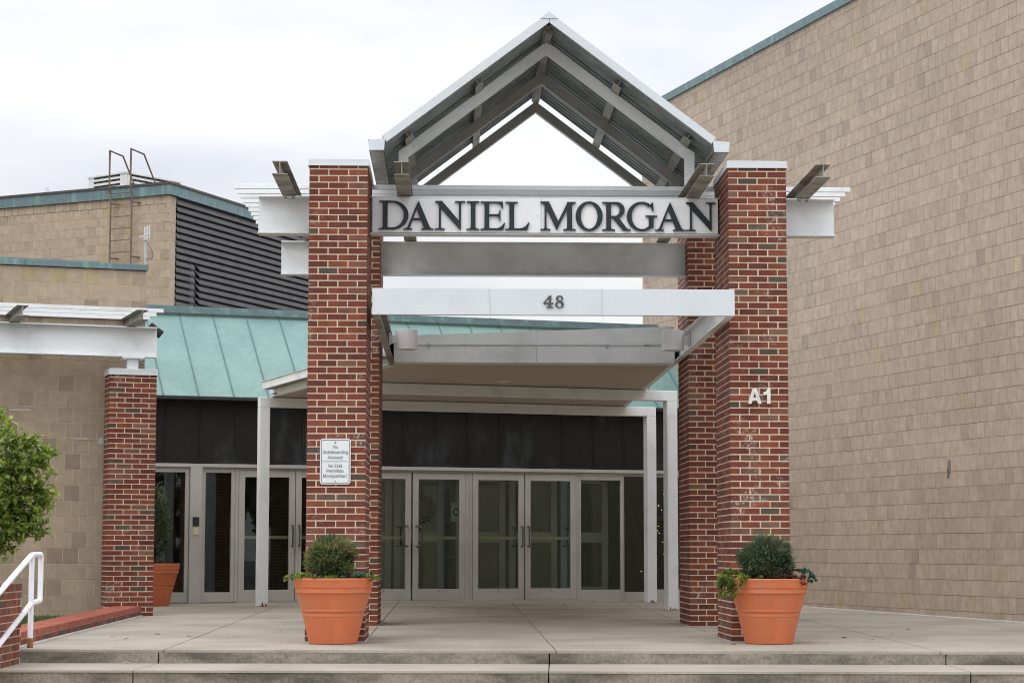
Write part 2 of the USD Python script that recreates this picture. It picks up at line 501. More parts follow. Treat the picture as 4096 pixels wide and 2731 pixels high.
def slab(poly, g_=.0065, th=.024):
    pts = []
    ring = list(poly.exterior.coords)
    for (ax, ay), (bx2, by2) in zip(ring[:-1], ring[1:]):
        nseg = max(1, int(math.hypot(bx2 - ax, by2 - ay) / .22)) if abs(bx2 - ax) < .05 else 1
        for q in range(nseg):
            u = q / nseg; X, Y = ax + (bx2 - ax) * u, ay + (by2 - ay) * u
            wob = .028 * (float(meshkit.fbm(np.array([round(X, 1) * 3.1, Y * 1.3, .5]), 3)) - .5) if abs(X + 2.67) < .05 or abs(X - .963) < .05 else 0
            pts.append((X + wob, Y))
    poly = Polygon(pts).buffer(-g_, join_style=2)
    m = trimesh.creation.extrude_polygon(poly, th, engine='earcut')
    v = m.vertices
    v[:, 2] = v[:, 2] - th + floor_z(v[:, 1])
    return m


for i in range(len(XJ) - 1):
    a, b = XJ[i], XJ[i + 1]
    ys = [None, 22.0, 25.6, 29.4, 33.0, 44] if i not in (1, 2) else [None, 22.0, 27.0, 31.8, 44]
    for q in range(len(ys) - 1):
        lo = [(a, EDGE(a) - .006), (b, EDGE(b) - .006)] if ys[q] is None else [(a, ys[q]), (b, ys[q])]
        hi = [(b, ys[q + 1]), (a, ys[q + 1])]
        P = Polygon(lo + hi)
        strips = [P]
        if i == 2:
            strips = [P.intersection(sbox(-9, 0, 2.835, 60)), P.intersection(sbox(2.835, 0, 20, 60))] if ys[q] is not None else [P]
        elif i == 1:
            strips = [P.intersection(sbox(-9, 0, -.872, 60)), P.intersection(sbox(-.872, 0, 20, 60))] if ys[q] is not None else [P]
        for sP in strips:
            obj('concrete_slab', slab(sP), M_CONC, plaza)
obj('concrete_slab', slab(Polygon([(-6.2, 29.75), (-4.118, 29.75), (-4.118, 36.5), (-6.2, 36.5)])), M_CONC, plaza)
steps = structure('entrance_steps')
XS = [-4.06, -2.72, .90, 4.55, 12.0]
Z1, Z2, Z3 = -.133, -.268, -.40
for i in range(4):
    a, b = XS[i] + .006, XS[i + 1] - .006
    e0, e1 = EDGE(a), EDGE(b)
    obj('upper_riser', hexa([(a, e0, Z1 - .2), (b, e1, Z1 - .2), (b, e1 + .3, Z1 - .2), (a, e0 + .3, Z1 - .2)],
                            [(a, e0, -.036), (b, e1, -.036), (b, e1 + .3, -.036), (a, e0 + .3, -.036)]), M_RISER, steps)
    f0, f1 = e0 - 1.2, e1 - 1.2
    off = -.06
    obj('tread', hexa([(a + off, f0 - .006, Z1 - .02), (b + off, f1 - .006, Z1 - .02), (b, e1, Z1 - .02), (a, e0, Z1 - .02)],
                      [(a + off, f0 - .006, Z1), (b + off, f1 - .006, Z1), (b, e1 + .02, Z1), (a, e0 + .02, Z1)]), M_CONC, steps)
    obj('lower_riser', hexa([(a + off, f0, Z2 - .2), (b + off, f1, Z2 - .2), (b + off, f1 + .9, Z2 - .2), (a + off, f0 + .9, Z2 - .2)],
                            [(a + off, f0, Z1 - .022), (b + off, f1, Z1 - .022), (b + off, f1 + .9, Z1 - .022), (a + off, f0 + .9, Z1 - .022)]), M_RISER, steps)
    h0, h1 = f0 - .9, f1 - .9
    obj('tread', hexa([(a, h0, Z2 - .13), (b, h1, Z2 - .13), (b, f1, Z2 - .13), (a, f0, Z2 - .13)],
                      [(a, h0, Z2), (b, h1, Z2), (b, f1 + .02, Z2), (a, f0 + .02, Z2)]), M_CONC, steps)
obj('lower_paving', box(-14, 14, 2.0, 18.4, -.54, -.40), M_CONC, kind='structure')

# ------------------------------------------------------------------ the gateway: pillars
HB = 4.834
P_W = [(-1.478, 21.94, 'left front brick pillar with the skateboarding notice on its face'),
       (2.823, 21.94, 'right front brick pillar bearing the characters A1'),
       (-1.478, 25.80, 'rear left brick pillar, mostly hidden behind the notice pillar'),
       (2.823, 25.80, 'rear right brick pillar just behind the A1 pillar, at the canopy corner')]
for i, (x, y, lab) in enumerate(P_W):
    z = floor_z(y) - .004
    brick_pillar(lab, (x + .3, y + .3, z), shift(x, y, z), 3, .2032, 6, .1978, HB - z, .07, 11 + i, +1 if x < 0 else -1, 'brick pillars of the gateway')
# the lone pillar under the left trellis
T0 = tof(-4.576, 28.92)
D0 = dY(30.43)
MP0 = FM @ shift(T0, -D0, .035)
brick_pillar('shorter brick pillar on the left carrying the low white steel beam', fw(T0 + .3, D0 - .2, .035), MP0, 3, .2135, 2, .205, 3.25 - .035, .08, 31, -1)


# ------------------------------------------------------------------ steel sections
def ibeam_parts(parent, p0, p1, h, bw, tf, tw, up, mat):
    """I-section from p0 to p1 (section centre); up: direction of the web."""
    p0, p1 = np.array(p0, float), np.array(p1, float)
    L = np.linalg.norm(p1 - p0); dx = (p1 - p0) / L
    up = np.array(up, float); up -= dx * (up @ dx); up /= np.linalg.norm(up)
    sy = np.cross(up, dx)
    M = np.eye(4); M[:3, 0] = dx; M[:3, 1] = sy; M[:3, 2] = up; M[:3, 3] = p0
    for nm, b in (('web', box(0, L, -tw / 2, tw / 2, -h / 2 + tf, h / 2 - tf)), ('top_flange', box(0, L, -bw / 2, bw / 2, h / 2 - tf, h / 2, .002)), ('bottom_flange', box(0, L, -bw / 2, bw / 2, -h / 2, -h / 2 + tf, .002))):
        b.apply_transform(M)
        obj(nm, b, mat, parent)


t = thing('steel_beam', 'long white steel beam across the front pillars, carrying the name sign', 'beam', (.99, 22.8, 4.24))
ibeam_parts(t, (-2.07, 22.8, 4.442), (4.063, 22.8, 4.442), .404, .20, .013, .012, (0, 0, 1), M_WHITE)
t = thing('steel_beam', 'long grey-white steel beam across the rear pillars, below the name sign', 'beam', (.99, 26.1, 4.22))
ibeam_parts(t, (-2.087, 26.08, 4.43), (4.07, 26.08, 4.43), .408, .16, .013, .012, (0, 0, 1), M_FRAME)
XB = [(-1.742, 'outer left short I-beam jutting forward beside the notice pillar'), (-.523, 'I-beam jutting forward above the letter D of the name sign'),
      (2.544, 'I-beam jutting forward above the last letters of the name sign'), (3.722, 'outer right short I-beam jutting forward beside the A1 pillar')]
for x, lab in XB:
    t = thing('cross_beam', lab, 'beam', (x, 21.43, 4.65), 'cross beams of the gateway')
    ibeam_parts(t, (x, 21.43, 4.718), (x, 26.3, 4.718), .135, .152, .009, .009, (0, 0, 1), M_DIRTY)
    for s in (-.04, .04):
        b = trimesh.creation.cylinder(.016, .016, sections=8); b.apply_translation((x + s, 22.725, 4.624))
        obj('bolt', b, M_DIRTY, t)
t = thing('gateway_trellis', 'row of thin horizontal white slats lying across the gateway cross beams', 'trellis', (.97, 24.5, 4.79))
for i in range(10):
    y = 23.15 + .316 * i
    obj('slat', box(-2.362, 4.308, y - .02, y + .02, 4.788, 4.838, .002), M_WHITE, t)

# ------------------------------------------------------------------ gable roof
XG, ZA, SL = .99, 6.503, .759
t = thing('gable_roof', 'open steel gable roof with corrugated deck above the gateway', 'roof', (XG, 24.3, 4.79))
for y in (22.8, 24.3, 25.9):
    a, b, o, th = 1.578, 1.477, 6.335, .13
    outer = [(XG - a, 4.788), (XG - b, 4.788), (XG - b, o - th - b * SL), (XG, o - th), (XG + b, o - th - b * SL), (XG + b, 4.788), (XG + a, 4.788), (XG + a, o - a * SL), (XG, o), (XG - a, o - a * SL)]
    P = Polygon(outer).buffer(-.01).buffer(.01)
    obj('bent_frame', prism(P, .10, xz_matrix(y + .05)), M_WHITE if y < 23 else M_FRAME2, t)  # rear two frames get the colour with the roof shade painted in
nl = np.array([-math.sin(math.atan(SL)), 0, math.cos(math.atan(SL))])
for s in (-1, 1):
    for off in (.078, .81, 1.545):
        zc = ZA - SL * off
        n = np.array([s * abs(nl[0]), 0, nl[2]])
        c = np.array([XG + s * off, 0, zc]) - n * .095 - np.array([0, 0, 0])
        pr = thing  # keep helper name visible
        L0, L1 = c + np.array([0, 22.36, 0]), c + np.array([0, 25.96, 0])
        Mx = np.eye(4); Mx[:3, 0] = (0, 1, 0); Mx[:3, 2] = n; Mx[:3, 1] = np.cross(n, (0, 1, 0)); Mx[:3, 3] = L0
        m = cat([box(0, 3.6, -.0045, .0045, -.042, .042), box(0, 3.6, -.05, .05, .042, .05), box(0, 3.6, -.05, .05, -.05, -.042)])
        m.apply_transform(Mx)
        obj('purlin', m, M_PURLIN, t)


def deck_sheet(s, y0, y1):
    """Corrugated sheet: ribs run down the slope."""
    prof = []
    y = y0
    while y < y1 - 1e-6:
        prof += [(y, 0), (y + .045, 0), (y + .06, .03), (y + .12, .03), (y + .135, 0)]
        y += .15
    prof += [(y1, 0)]
    prof = np.array(prof)
    PR = prof[:, 1].copy()
    vs, fs = [], []
    for th in (0, .004):
        for off in (.02, 1.72):
            x = XG + s * off
            vs.append(np.stack([np.full(len(prof), x), prof[:, 0], ZA - SL * off - .07 - prof[:, 1] * 0 - prof[:, 0] * 0 - PR + th], 1))
    n = len(prof)
    v = np.vstack(vs)
    for i in range(n - 1):
        for base in (0, 2 * n):
            fs += [[base + i, base + i + 1, base + n + i + 1], [base + i, base + n + i + 1, base + n + i]]
    return trimesh.Trimesh(v, fs, process=False)


for s in (-1, 1):
    for k in range(5):
        obj('deck_sheet', deck_sheet(s, 22.17 + k * .735, 22.17 + (k + 1) * .735), M_DECK, t)
    x0, x1 = XG + s * .0, XG + s * 1.735
    zt = lambda x: ZA - SL * abs(x - XG)
    obj('roof_skin', hexa([(x0, 22.18, zt(x0) - .05), (x1, 22.18, zt(x1) - .05), (x1, 25.84, zt(x1) - .05), (x0, 25.84, zt(x0) - .05)] if s > 0 else [(x1, 22.18, zt(x1) - .05), (x0, 22.18, zt(x0) - .05), (x0, 25.84, zt(x0) - .05), (x1, 25.84, zt(x1) - .05)],
                          [(x0, 22.18, zt(x0) - .012), (x1, 22.18, zt(x1) - .012), (x1, 25.84, zt(x1) - .012), (x0, 25.84, zt(x0) - .012)] if s > 0 else [(x1, 22.18, zt(x1) - .012), (x0, 22.18, zt(x0) - .012), (x0, 25.84, zt(x0) - .012), (x1, 25.84, zt(x1) - .012)]), M_ALU, t)
    ex = 1.735
    for yy, nm in ((22.18, 'fascia'),):
        q = [(XG + s * .003, ZA - .002), (XG + s * ex, ZA - SL * ex), (XG + s * (ex - .045), ZA - SL * ex - .065), (XG + s * .003, ZA - .108)]
        obj(nm, prism(Polygon(q), .035, xz_matrix(yy)), M_ALU, t)
    g0, g1 = (XG - 1.868, XG - 1.714) if s < 0 else (XG + 1.714, XG + 1.868)
    gut = cat([box(g0, g1, 22.14, 25.9, 5.03, 5.036), box(g0, g0 + .006, 22.14, 25.9, 5.03, 5.14), box(g1 - .006, g1, 22.14, 25.9, 5.03, 5.155), box(g0 - .012, g0 + .012, 22.13, 25.9, 5.128, 5.142)])
    gg = obj('gutter', gut, M_DIRTY, t, label='grey metal gutter under the eave')
    obj('gutter_end', hexa([(g0, 22.128, 5.032), (g1, 22.128, 5.032), (g1, 22.139, 5.032), (g0, 22.139, 5.032)], [(g0 - .01, 22.128, 5.136 if s < 0 else 5.152), (g1 + .01, 22.128, 5.152 if s < 0 else 5.136), (g1 + .01, 22.139, 5.152 if s < 0 else 5.136), (g0 - .01, 22.139, 5.136 if s < 0 else 5.152)]), M_ALU, gg)
obj('ridge_cap', prism(Polygon([(XG, ZA + .006), (XG - .09, ZA - .065), (XG + .09, ZA - .065)]), .04, xz_matrix(22.178)), M_ALU, t)
obj('ridge_closure', box(XG - .05, XG + .05, 22.36, 25.8, ZA - .15, ZA - .09), M_DIRTY, t)

# ------------------------------------------------------------------ name sign
t = thing('name_sign', 'white sign panel with large dark letters reading DANIEL MORGAN', 'sign', (.975, 22.69, 4.25))
YS = 22.688
obj('panel', box(-.86, .925, YS, YS + .008, 4.256, 4.628, .001), M_SIGNW, t)
obj('panel', box(.928, 2.806, YS, YS + .008, 4.256, 4.628, .001), M_SIGNW, t)


def R(x0, x1, y0, y1):
    return sbox(min(x0, x1), min(y0, y1), max(x0, x1), max(y0, y1))


def El(cx, cy, rx, ry, ang=0):
    return affinity.rotate(affinity.scale(Point(cx, cy).buffer(1, 24), rx, ry), ang)


def foot(x0, x1, s0, s1, y, up):
    """A serif from x0 to x1 at the line y with brackets to the stem s0..s1; up = -1: stem above (pixel y down)."""
    h = 15
    a = R(x0, x1, y, y + up * h)
    k = 26
    return unary_union([a, Polygon([(s0, y + up * (h + k)), (s0, y + up * h * .6), (max(x0, s0 - k), y + up * h * .6), (s0 - 7, y + up * (h + 7))]),
                        Polygon([(s1, y + up * (h + k)), (s1, y + up * h * .6), (min(x1, s1 + k), y + up * h * .6), (s1 + 7, y + up * (h + 7))])])


def g_D():
    o = unary_union([R(165, 290, 160, 535), El(290, 347.5, 210, 187.5).intersection(R(290, 600, 0, 900))])
    i = unary_union([R(228, 282, 184, 511), El(282, 347.5, 156, 163.5).intersection(R(282, 600, 0, 900))])
    return unary_union([o.difference(i), foot(113, 228, 165, 228, 535, -1), foot(118, 228, 165, 228, 160, 1)])


def g_A():
    thick = Polygon([(632, 160), (645, 190), (788, 525), (708, 525), (604, 262), (600, 235)])
    thin = Polygon([(632, 160), (640, 190), (606, 265), (512, 525), (478, 525), (608, 205)])
    return unary_union([thick, thin, R(556, 668, 385, 412), foot(435, 548, 482, 510, 535, -1), foot(668, 825, 712, 782, 535, -1)])


def g_N():
    dg = Polygon([(885, 165), (935, 160), (1160, 420), (1183, 446), (1183, 535), (1173, 535), (921, 256), (897, 226)])
    return unary_union([R(897, 922, 165, 530), dg, R(1157, 1183, 165, 520), foot(842, 972, 897, 922, 535, -1), R(847, 934, 160, 177), Polygon([(862, 176), (900, 176), (900, 215)]), foot(1106, 1238, 1157, 1183, 162, 1)])


def g_I():
    return unary_union([R(1312, 1372, 164, 534), foot(1257, 1421, 1312, 1372, 535, -1), foot(1260, 1423, 1312, 1372, 163, 1)])


def g_E():
    return unary_union([R(1490, 1550, 165, 535), foot(1437, 1550, 1490, 1550, 535, -1), foot(1438, 1550, 1490, 1550, 165, 1), R(1490, 1728, 165, 184), R(1490, 1735, 514, 535),
                        Polygon([(1650, 183), (1690, 170), (1730, 165), (1730, 255), (1719, 255), (1705, 215), (1685, 195)]), R(1548, 1692, 330, 353),
                        R(1684, 1698, 272, 415), Polygon([(1650, 332), (1675, 322), (1686, 295), (1690, 332)]), Polygon([(1650, 352), (1675, 362), (1686, 390), (1690, 352)]),
                        Polygon([(1640, 516), (1685, 503), (1720, 478), (1748, 440), (1760, 444), (1735, 535), (1640, 535)])])


def g_L():
    return unary_union([R(1814, 1875, 168, 535), foot(1762, 1875, 1814, 1875, 535, -1), foot(1762, 1925, 1814, 1875, 167, 1), R(1814, 2050, 514, 535),
                        Polygon([(1940, 516), (1990, 505), (2030, 480), (2066, 432), (2078, 436), (2050, 535), (1940, 535)])])


def g_M():
    return unary_union([R(112, 136, 155, 500), foot(62, 185, 112, 136, 507, -1), R(62, 165, 150, 166), Polygon([(78, 165), (114, 165), (114, 200)]),
                        Polygon([(112, 150), (166, 150), (284, 402), (286, 460), (263, 507), (134, 240), (112, 200)]),
                        Polygon([(263, 507), (258, 478), (276, 402), (398, 155), (440, 155), (392, 242)]), R(390, 450, 155, 505), foot(342, 497, 390, 450, 507, -1), R(400, 498, 155, 170), Polygon([(448, 168), (480, 168), (448, 196)])])


def g_O():
    return El(662, 330, 167, 184).difference(El(662, 330, 103, 157))


def g_R():
    o = unary_union([R(872, 1000, 152, 348), El(1000, 250, 100, 98).intersection(R(1000, 1200, 0, 900))]).difference(unary_union([R(930, 975, 176, 325), El(975, 250.5, 63, 74.5).intersection(R(975, 1200, 0, 900))]))
    return unary_union([o, R(872, 930, 152, 505), foot(823, 980, 872, 930, 507, -1), foot(823, 930, 872, 930, 152, 1),
                        Polygon([(945, 344), (1018, 332), (1070, 405), (1118, 468), (1145, 490), (1172, 491), (1172, 507), (1080, 507), (1040, 460)])])


def g_G():
    ring = El(1312, 330, 186, 183).difference(El(1312, 330, 126, 157))
    ring = ring.difference(R(1398, 1600, 165, 420)).difference(R(1457, 1600, 100, 600))
    return unary_union([ring, R(1398, 1457, 322, 470), foot(1357, 1500, 1398, 1457, 317, 1), Polygon([(1385, 165), (1420, 182), (1436, 158), (1450, 155), (1455, 265), (1445, 266), (1430, 225), (1400, 190), (1380, 178)])])


def remap(gm, src, dst):
    (a0, b0, a1, b1), (c0, d0, c1, d1) = src, dst
    sx, sy = (c1 - c0) / (a1 - a0), (d1 - d0) / (b1 - b0)
    return affinity.affine_transform(gm, [sx, 0, 0, sy, c0 - a0 * sx, d0 - b0 * sy])


def to_world(gm, top, base, x_at, z0=4.283, z1=4.590):
    (pa, Xa), (pb, Xb) = x_at
    sx = (Xb - Xa) / (pb - pa); sz = (z1 - z0) / (base - top)
    return affinity.affine_transform(gm, [sx, 0, 0, -sz, Xa - pa * sx, z0 + base * sz])


LX, RX = ((112, -.792), (2078, .803)), ((62, .919), (2225, 2.782))
letters = [to_world(q(), 160, 535, LX) for q in (g_D, g_A, g_N, g_I, g_E, g_L)]
letters += [to_world(q, 150, 507, RX) for q in (g_M(), g_O(), g_R(), g_G(), remap(g_A(), (435, 160, 825, 535), (1475, 150, 1845, 507)), remap(g_N(), (842, 160, 1238, 535), (1853, 150, 2225, 507)))]
for q in letters:
    q = q.buffer(0.0016).buffer(-.0016).simplify(.0006)
    obj('letter', prism(q, .022, xz_matrix(YS - .004)), M_BLUEGREY, t)
for x in (-.83, .89, .965, 2.795):
    b = trimesh.creation.icosphere(1, .006); b.apply_translation((x, YS - .002, 4.437))
    obj('screw', b, M_GALV, t)

# ------------------------------------------------------------------ canopy
t = thing('entrance_canopy', 'flat white canopy with beige soffit between gateway and entrance doors', 'canopy', (1.0, 28, 3.24))
obj('front_beam', [box(-.806, 2.809, 21.40, 21.412, 3.242, 3.505, .001), box(-.806, 2.809, 21.412, 21.48, 3.493, 3.504), box(-.806, 2.809, 21.412, 21.48, 3.2425, 3.2545)], M_ALU, t)
for x, x2, y1 in ((-.806, -.735, 27.35), (2.809, 2.738, 35.6)):
    w0, w1 = (x, x + .009) if x < 0 else (x - .009, x)
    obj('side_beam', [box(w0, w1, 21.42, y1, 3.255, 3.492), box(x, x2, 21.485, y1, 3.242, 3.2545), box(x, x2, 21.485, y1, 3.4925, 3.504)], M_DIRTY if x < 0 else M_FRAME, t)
FA = 26.55
obj('fascia', hexa([(-.728, FA, 3.216), (1.03, FA, 3.216), (1.03, FA + .03, 3.216), (-.728, FA + .03, 3.216)], [(-.728, FA, 3.54), (1.03, FA, 3.607), (1.03, FA + .03, 3.607), (-.728, FA + .03, 3.54)]), M_WHITE, t)
obj('fascia', hexa([(1.034, FA, 3.216), (2.735, FA, 3.216), (2.735, FA + .03, 3.216), (1.034, FA + .03, 3.216)], [(1.034, FA, 3.607), (2.735, FA, 3.67), (2.735, FA + .03, 3.67), (1.034, FA + .03, 3.607)]), M_WHITE, t)
obj('edge_lip', box(-.73, 2.736, FA + .032, FA + .40, 3.222, 3.234), M_FRAME, t)
sof = Polygon([(-.733, FA + .03), (2.736, FA + .03), (2.736, 35.5), (-2.55, 34.0), (-2.80, 33.2), (-.80, 27.36)])
obj('soffit', prism(sof, .012, shift(0, 0, 3.246)), M_SOFFIT, t)
obj('roof_slab', prism(sof, .20, shift(0, 0, 3.30)), M_ALU, t)
# flared left edge
A_, B_ = np.array([-.90, 27.3]), np.array([-2.885, 32.95])
dd = (B_ - A_) / np.linalg.norm(B_ - A_); nn = np.array([-dd[1], dd[0]])
if nn[0] > 0:
    nn = -nn


def strip(a, b, o0, o1, z0, z1):
    p = [a + nn * o0, b + nn * o0, b + nn * o1, a + nn * o1]
    pl = Polygon([tuple(q) for q in p])
    return prism(pl if pl.exterior.is_ccw else Polygon(list(pl.exterior.coords)[::-1]), z1 - z0, shift(0, 0, z0))


obj('edge_fascia', strip(A_, B_, -.01, .02, 3.352, 3.462), M_WHITE, t)
obj('edge_flashing', strip(A_, B_ + dd * .02, -.05, .035, 3.464, 3.474), M_ALU, t)
obj('edge_soffit', strip(A_, B_, -.30, -.012, 3.350, 3.358), M_DIRTY, t)
obj('edge_beam', strip(A_, A_ + (B_ - A_) * .955, -.20, -.14, 3.245, 3.348), M_WHITE, t)
dl = lathe([(0, 3.2455), (.085, 3.2455), (.095, 3.240), (.10, 3.2455)], 24, (.70, 29.9, 0))
obj('downlight', dl, M_LAMPW, t, smooth=True)

for i, (Y0, xl, xr, lab) in enumerate(((30.378, -1.92, 3.276, 'nearer white tube post frame holding up the canopy'), (33.965, -2.937, 3.304, 'farther white tube post frame close to the entrance doors'))):
    D = dY(Y0)
    ta, tb = tX(xl) + 0 * D, tX(xr)
    ta, tb = tof(xl, Y0 + TAN * xl), tof(xr, Y0 + TAN * xr)
    w = .16
    zl, zr = floor_z(Y0 + TAN * xl) - .01, floor_z(Y0 + TAN * xr) - .01
    t2 = thing('post_frame', lab, 'post frame', fw((ta + tb) / 2, D, .06), 'white post frames under the canopy')
    obj('header_tube', fbox(ta, tb, D, D - w, 3.087, 3.236, .006), M_WHITE, t2)
    for a, b, z in ((ta, ta + w, zl), (tb - w, tb, zr)):
        pz = obj('post', fbox(a, b, D, D - w, z, 3.0875, .006), M_WHITE, t2)
        rg = random.Random(i * 7 + int(a * 10))
        flakes = []
        for _ in range(7):
            u = a + rg.uniform(.01, w - .03); hh = rg.uniform(.01, .06)
            flakes.append(fbox(u, u + rg.uniform(.006, .02), D + .0015, D, z + .012, z + .012 + hh))
        obj('rust_patch', cat(flakes + [fbox(a - .004, b + .004, D + .004, D - w - .004, z, z + .016)]), M_RUSTSPOT, pz)

# canopy lights and conduit
for x, s, lab in ((-.55, -1, 'white cylinder light at the left end of the canopy fascia'), (2.594, 1, 'white cylinder light at the right end of the canopy fascia')):
    t = thing('canopy_light', lab, 'light', (x, 25.4, 3.26), 'cylinder lights on the canopy side beams')
    obj('housing', lathe([(.10, 3.270), (.128, 3.262), (.131, 3.266), (.131, 3.49), (.126, 3.497), (0, 3.499)], 40, (x, 25.4, 0)), M_LAMPW, t, smooth=35)
    obj('lens', lathe([(0, 3.272), (.112, 3.272)], 32, (x, 25.4, 0)), M_SOFFIT, t)
    xa = x + s * .125; xb = x + s * .185
    obj('arm', box(xa, xb, 25.36, 25.44, 3.335, 3.435, .006), M_LAMPW, t)
    obj('back_plate', box(xb, xb + s * .02, 25.33, 25.47, 3.32, 3.46, .003), M_LAMPW, t)
    if s > 0:
        obj('junction_box', box(xb + .0205, xb + .032, 25.30, 25.50, 3.325, 3.455), M_GALV, t)
t = thing('conduit', 'thin grey conduit running along the canopy fascia between the two lights', 'conduit', (1, 26.52, 3.42))
obj('pipe', tube([(-.70, 26.522, 3.424), (2.72, 26.522, 3.436)], .011, 8), M_GALV, t, smooth=True)
for x in (-.30, 1.9):
    obj('clamp', box(x - .012, x + .012, 26.505, 26.548, 3.395, 3.45, .003), M_GALV, t)
obj('coupling', tube([(2.36, 26.522, 3.435), (2.44, 26.522, 3.435)], .017, 8), M_GALV, t, smooth=True)


bm = thing('hanging_wire', 'left of two thin wires hanging over the front of the canopy beam', 'wire', (.42, 21.39, 3.2))
obj('strand', tube([(.352, 21.394, 3.515), (.362, 21.394, 3.40), (.372, 21.394, 3.28), (.366, 21.394, 3.23), (.374, 21.394, 3.205)], .0013, 5), M_GALV, bm)
obj('strand', tube([(.34, 21.393, 3.208), (.376, 21.393, 3.212)], .0013, 5), M_GALV, bm)
bm = thing('hanging_wire', 'right of two thin wires hanging over the front of the canopy beam', 'wire', (1.47, 21.39, 3.2))
obj('strand', tube([(1.478, 21.394, 3.515), (1.479, 21.394, 3.40), (1.481, 21.394, 3.27), (1.496, 21.394, 3.22), (1.484, 21.394, 3.175)], .0013, 5), M_GALV, bm)


# numbers
def numeral(gm):
    s = .10204
    sx = (1.102 - .894) / (1525 - 705); sz = (3.439 - 3.3145) / (890 - 395)
    return affinity.affine_transform(gm, [sx, 0, 0, -sz, .894 - 705 * sx, 3.3145 + 890 * sz])


four = Polygon([(705, 700), (940, 405), (985, 412), (1030, 390), (1018, 690), (1060, 690), (1105, 672), (1092, 745), (1012, 745), (1016, 800), (1040, 848), (1110, 862), (1105, 888), (830, 888), (835, 860), (890, 848), (918, 800), (922, 745), (740, 745)], [[(775, 690), (925, 690), (925, 485)]])
eight = unary_union([El(1350, 513, 143, 112), El(1350, 757, 174, 133)]).difference(unary_union([El(1362, 520, 66, 88, -20), El(1338, 765, 84, 102, -22)]))
t = thing('house_number', 'dark metal house number 48 on the canopy front beam', 'house number', (1, 21.39, 3.3))
for q in (four, eight):
    obj('numeral', prism(numeral(q), .012, xz_matrix(21.399)), M_NUM, t)


def text(s, x0, x1, z0, z1, y, depth=.004, bold=False, cap_only=True):
    m = meshkit.text_mesh(s, 1.0, 1.0, bold)
    lo, hi = m.bounds
    v = m.vertices
    v[:, 0] = x0 + (v[:, 0] - lo[0]) / (hi[0] - lo[0]) * (x1 - x0)
    v[:, 1] = z0 + v[:, 1] * (z1 - z0)        # base line z0, capitals up to z1
    w = v[:, 2].copy()
    out = np.stack([v[:, 0], y - w * depth, v[:, 1]], 1)
    return trimesh.Trimesh(out, m.faces, process=False)


t = thing('door_number', 'pale metal characters A1 on the right front brick pillar', 'number', (3.12, 21.92, 2.4))
chA = Polygon([(0, 0), (.355, 1), (.655, 1), (1, 0), (.735, 0), (.67, .21), (.335, .21), (.265, 0)], [[(.395, .41), (.605, .41), (.503, .76)]])
ch1 = Polygon([(.02, .56), (.02, .76), (.36, .82), (.50, 1), (.86, 1), (.86, 0), (.46, 0), (.46, .60)])
for q, xx, ww in ((chA, 3.003, .140), (ch1, 3.160, .086)):
    obj('character', prism(affinity.translate(affinity.scale(q, ww, .155, origin=(0, 0)), xx, 2.40), .02, xz_matrix(21.934)), M_CHAR, t)


t = thing('notice_sign', 'white bilingual no skateboarding notice with black border on the pillar', 'sign', (-1.187, 21.92, 1.57))
xa, xb, za, zb = -1.341, -1.032, 1.573, 2.035
pl = sbox(xa, za, xb, zb).buffer(-.03).buffer(.03)
obj('plate', prism(pl, .004, xz_matrix(21.930)), M_SIGNF, t)
ring = pl.buffer(-.012).difference(pl.buffer(-.0175))
obj('border', prism(ring, .001, xz_matrix(21.9255)), M_PRINT, t)
sc = .14674 / 1  # crop px -> photo px
KX = (xb - xa) / (1110 - 265); KZ = (zb - za) / (1415 - 160)
px = lambda p: xa + (p - 265) * KX
pz = lambda p: zb - (p - 160) * KZ
for s, a, b, top, base in (('No', 632, 755, 345, 435), ('Skateboarding', 348, 1030, 485, 575), ('Allowed!', 472, 898, 635, 720), ('No Está', 498, 872, 865, 950), ('Permitido', 445, 918, 1000, 1090), ('Monopatińar!', 352, 1003, 1140, 1228)):
    obj('text_line', text(s, px(a), px(b), pz(base), pz(top), 21.9255, .001, False), M_PRINT, t)
obj('divider', box(px(342), px(1030), 21.9245, 21.9255, pz(792), pz(782)), M_PRINT, t)
for zz, mt in ((pz(270), M_RUST), (pz(1322), M_GALV)):
    b = trimesh.creation.icosphere(1, .0085); b.apply_scale((1, .6, 1)); b.apply_translation(((xa + xb) / 2, 21.925, zz))
    obj('bolt', b, mt, t)

# ------------------------------------------------------------------ entrance hall (rotated front)
hall = thing('entrance_hall', 'low entrance hall with green copper roof, dark band and glazed doors', 'building', fw(0, 0, .08))
ZS, ZT, ZB = .088, 2.232, 2.288      # sill, door head, top of the head strip
TL, TR = tX(-5.2), tX(4.15)
# dark copper band, with standing seams
pan = .5349 / CO
k0 = tX(.226) - 12 * pan
k = 0
while k0 + k * pan < TR:
    a, b = max(TL, k0 + k * pan), min(TR, k0 + (k + 1) * pan)
    if b > TL + .05:
        obj('copper_panel', fbox(a + .003, b - .003, .05, .02, ZB + .002, 3.29), M_BRONZE, hall)
        obj('panel_seam', fbox(b - .008, b + .008, .072, .03, ZB + .05, 3.285), M_BRONZE, hall)
    k += 1
obj('band_foot', fbox(TL, TR, .085, .0, ZB + .001, ZB + .055), M_BRONZE, hall)
obj('wall_core', fbox(TL, TR, .018, -.15, ZB + .01, 3.30), M_BLACK, hall)
obj('eave_gutter', [fbox(TL, TR, .27, .05, 3.292, 3.30), fbox(TL, TR, .285, .262, 3.30, 3.352, .004)], M_BLACK, hall)
obj('head_strip', fbox(TL, TR, .10, -.06, ZT, ZB, .004), M_DOORAL, hall)
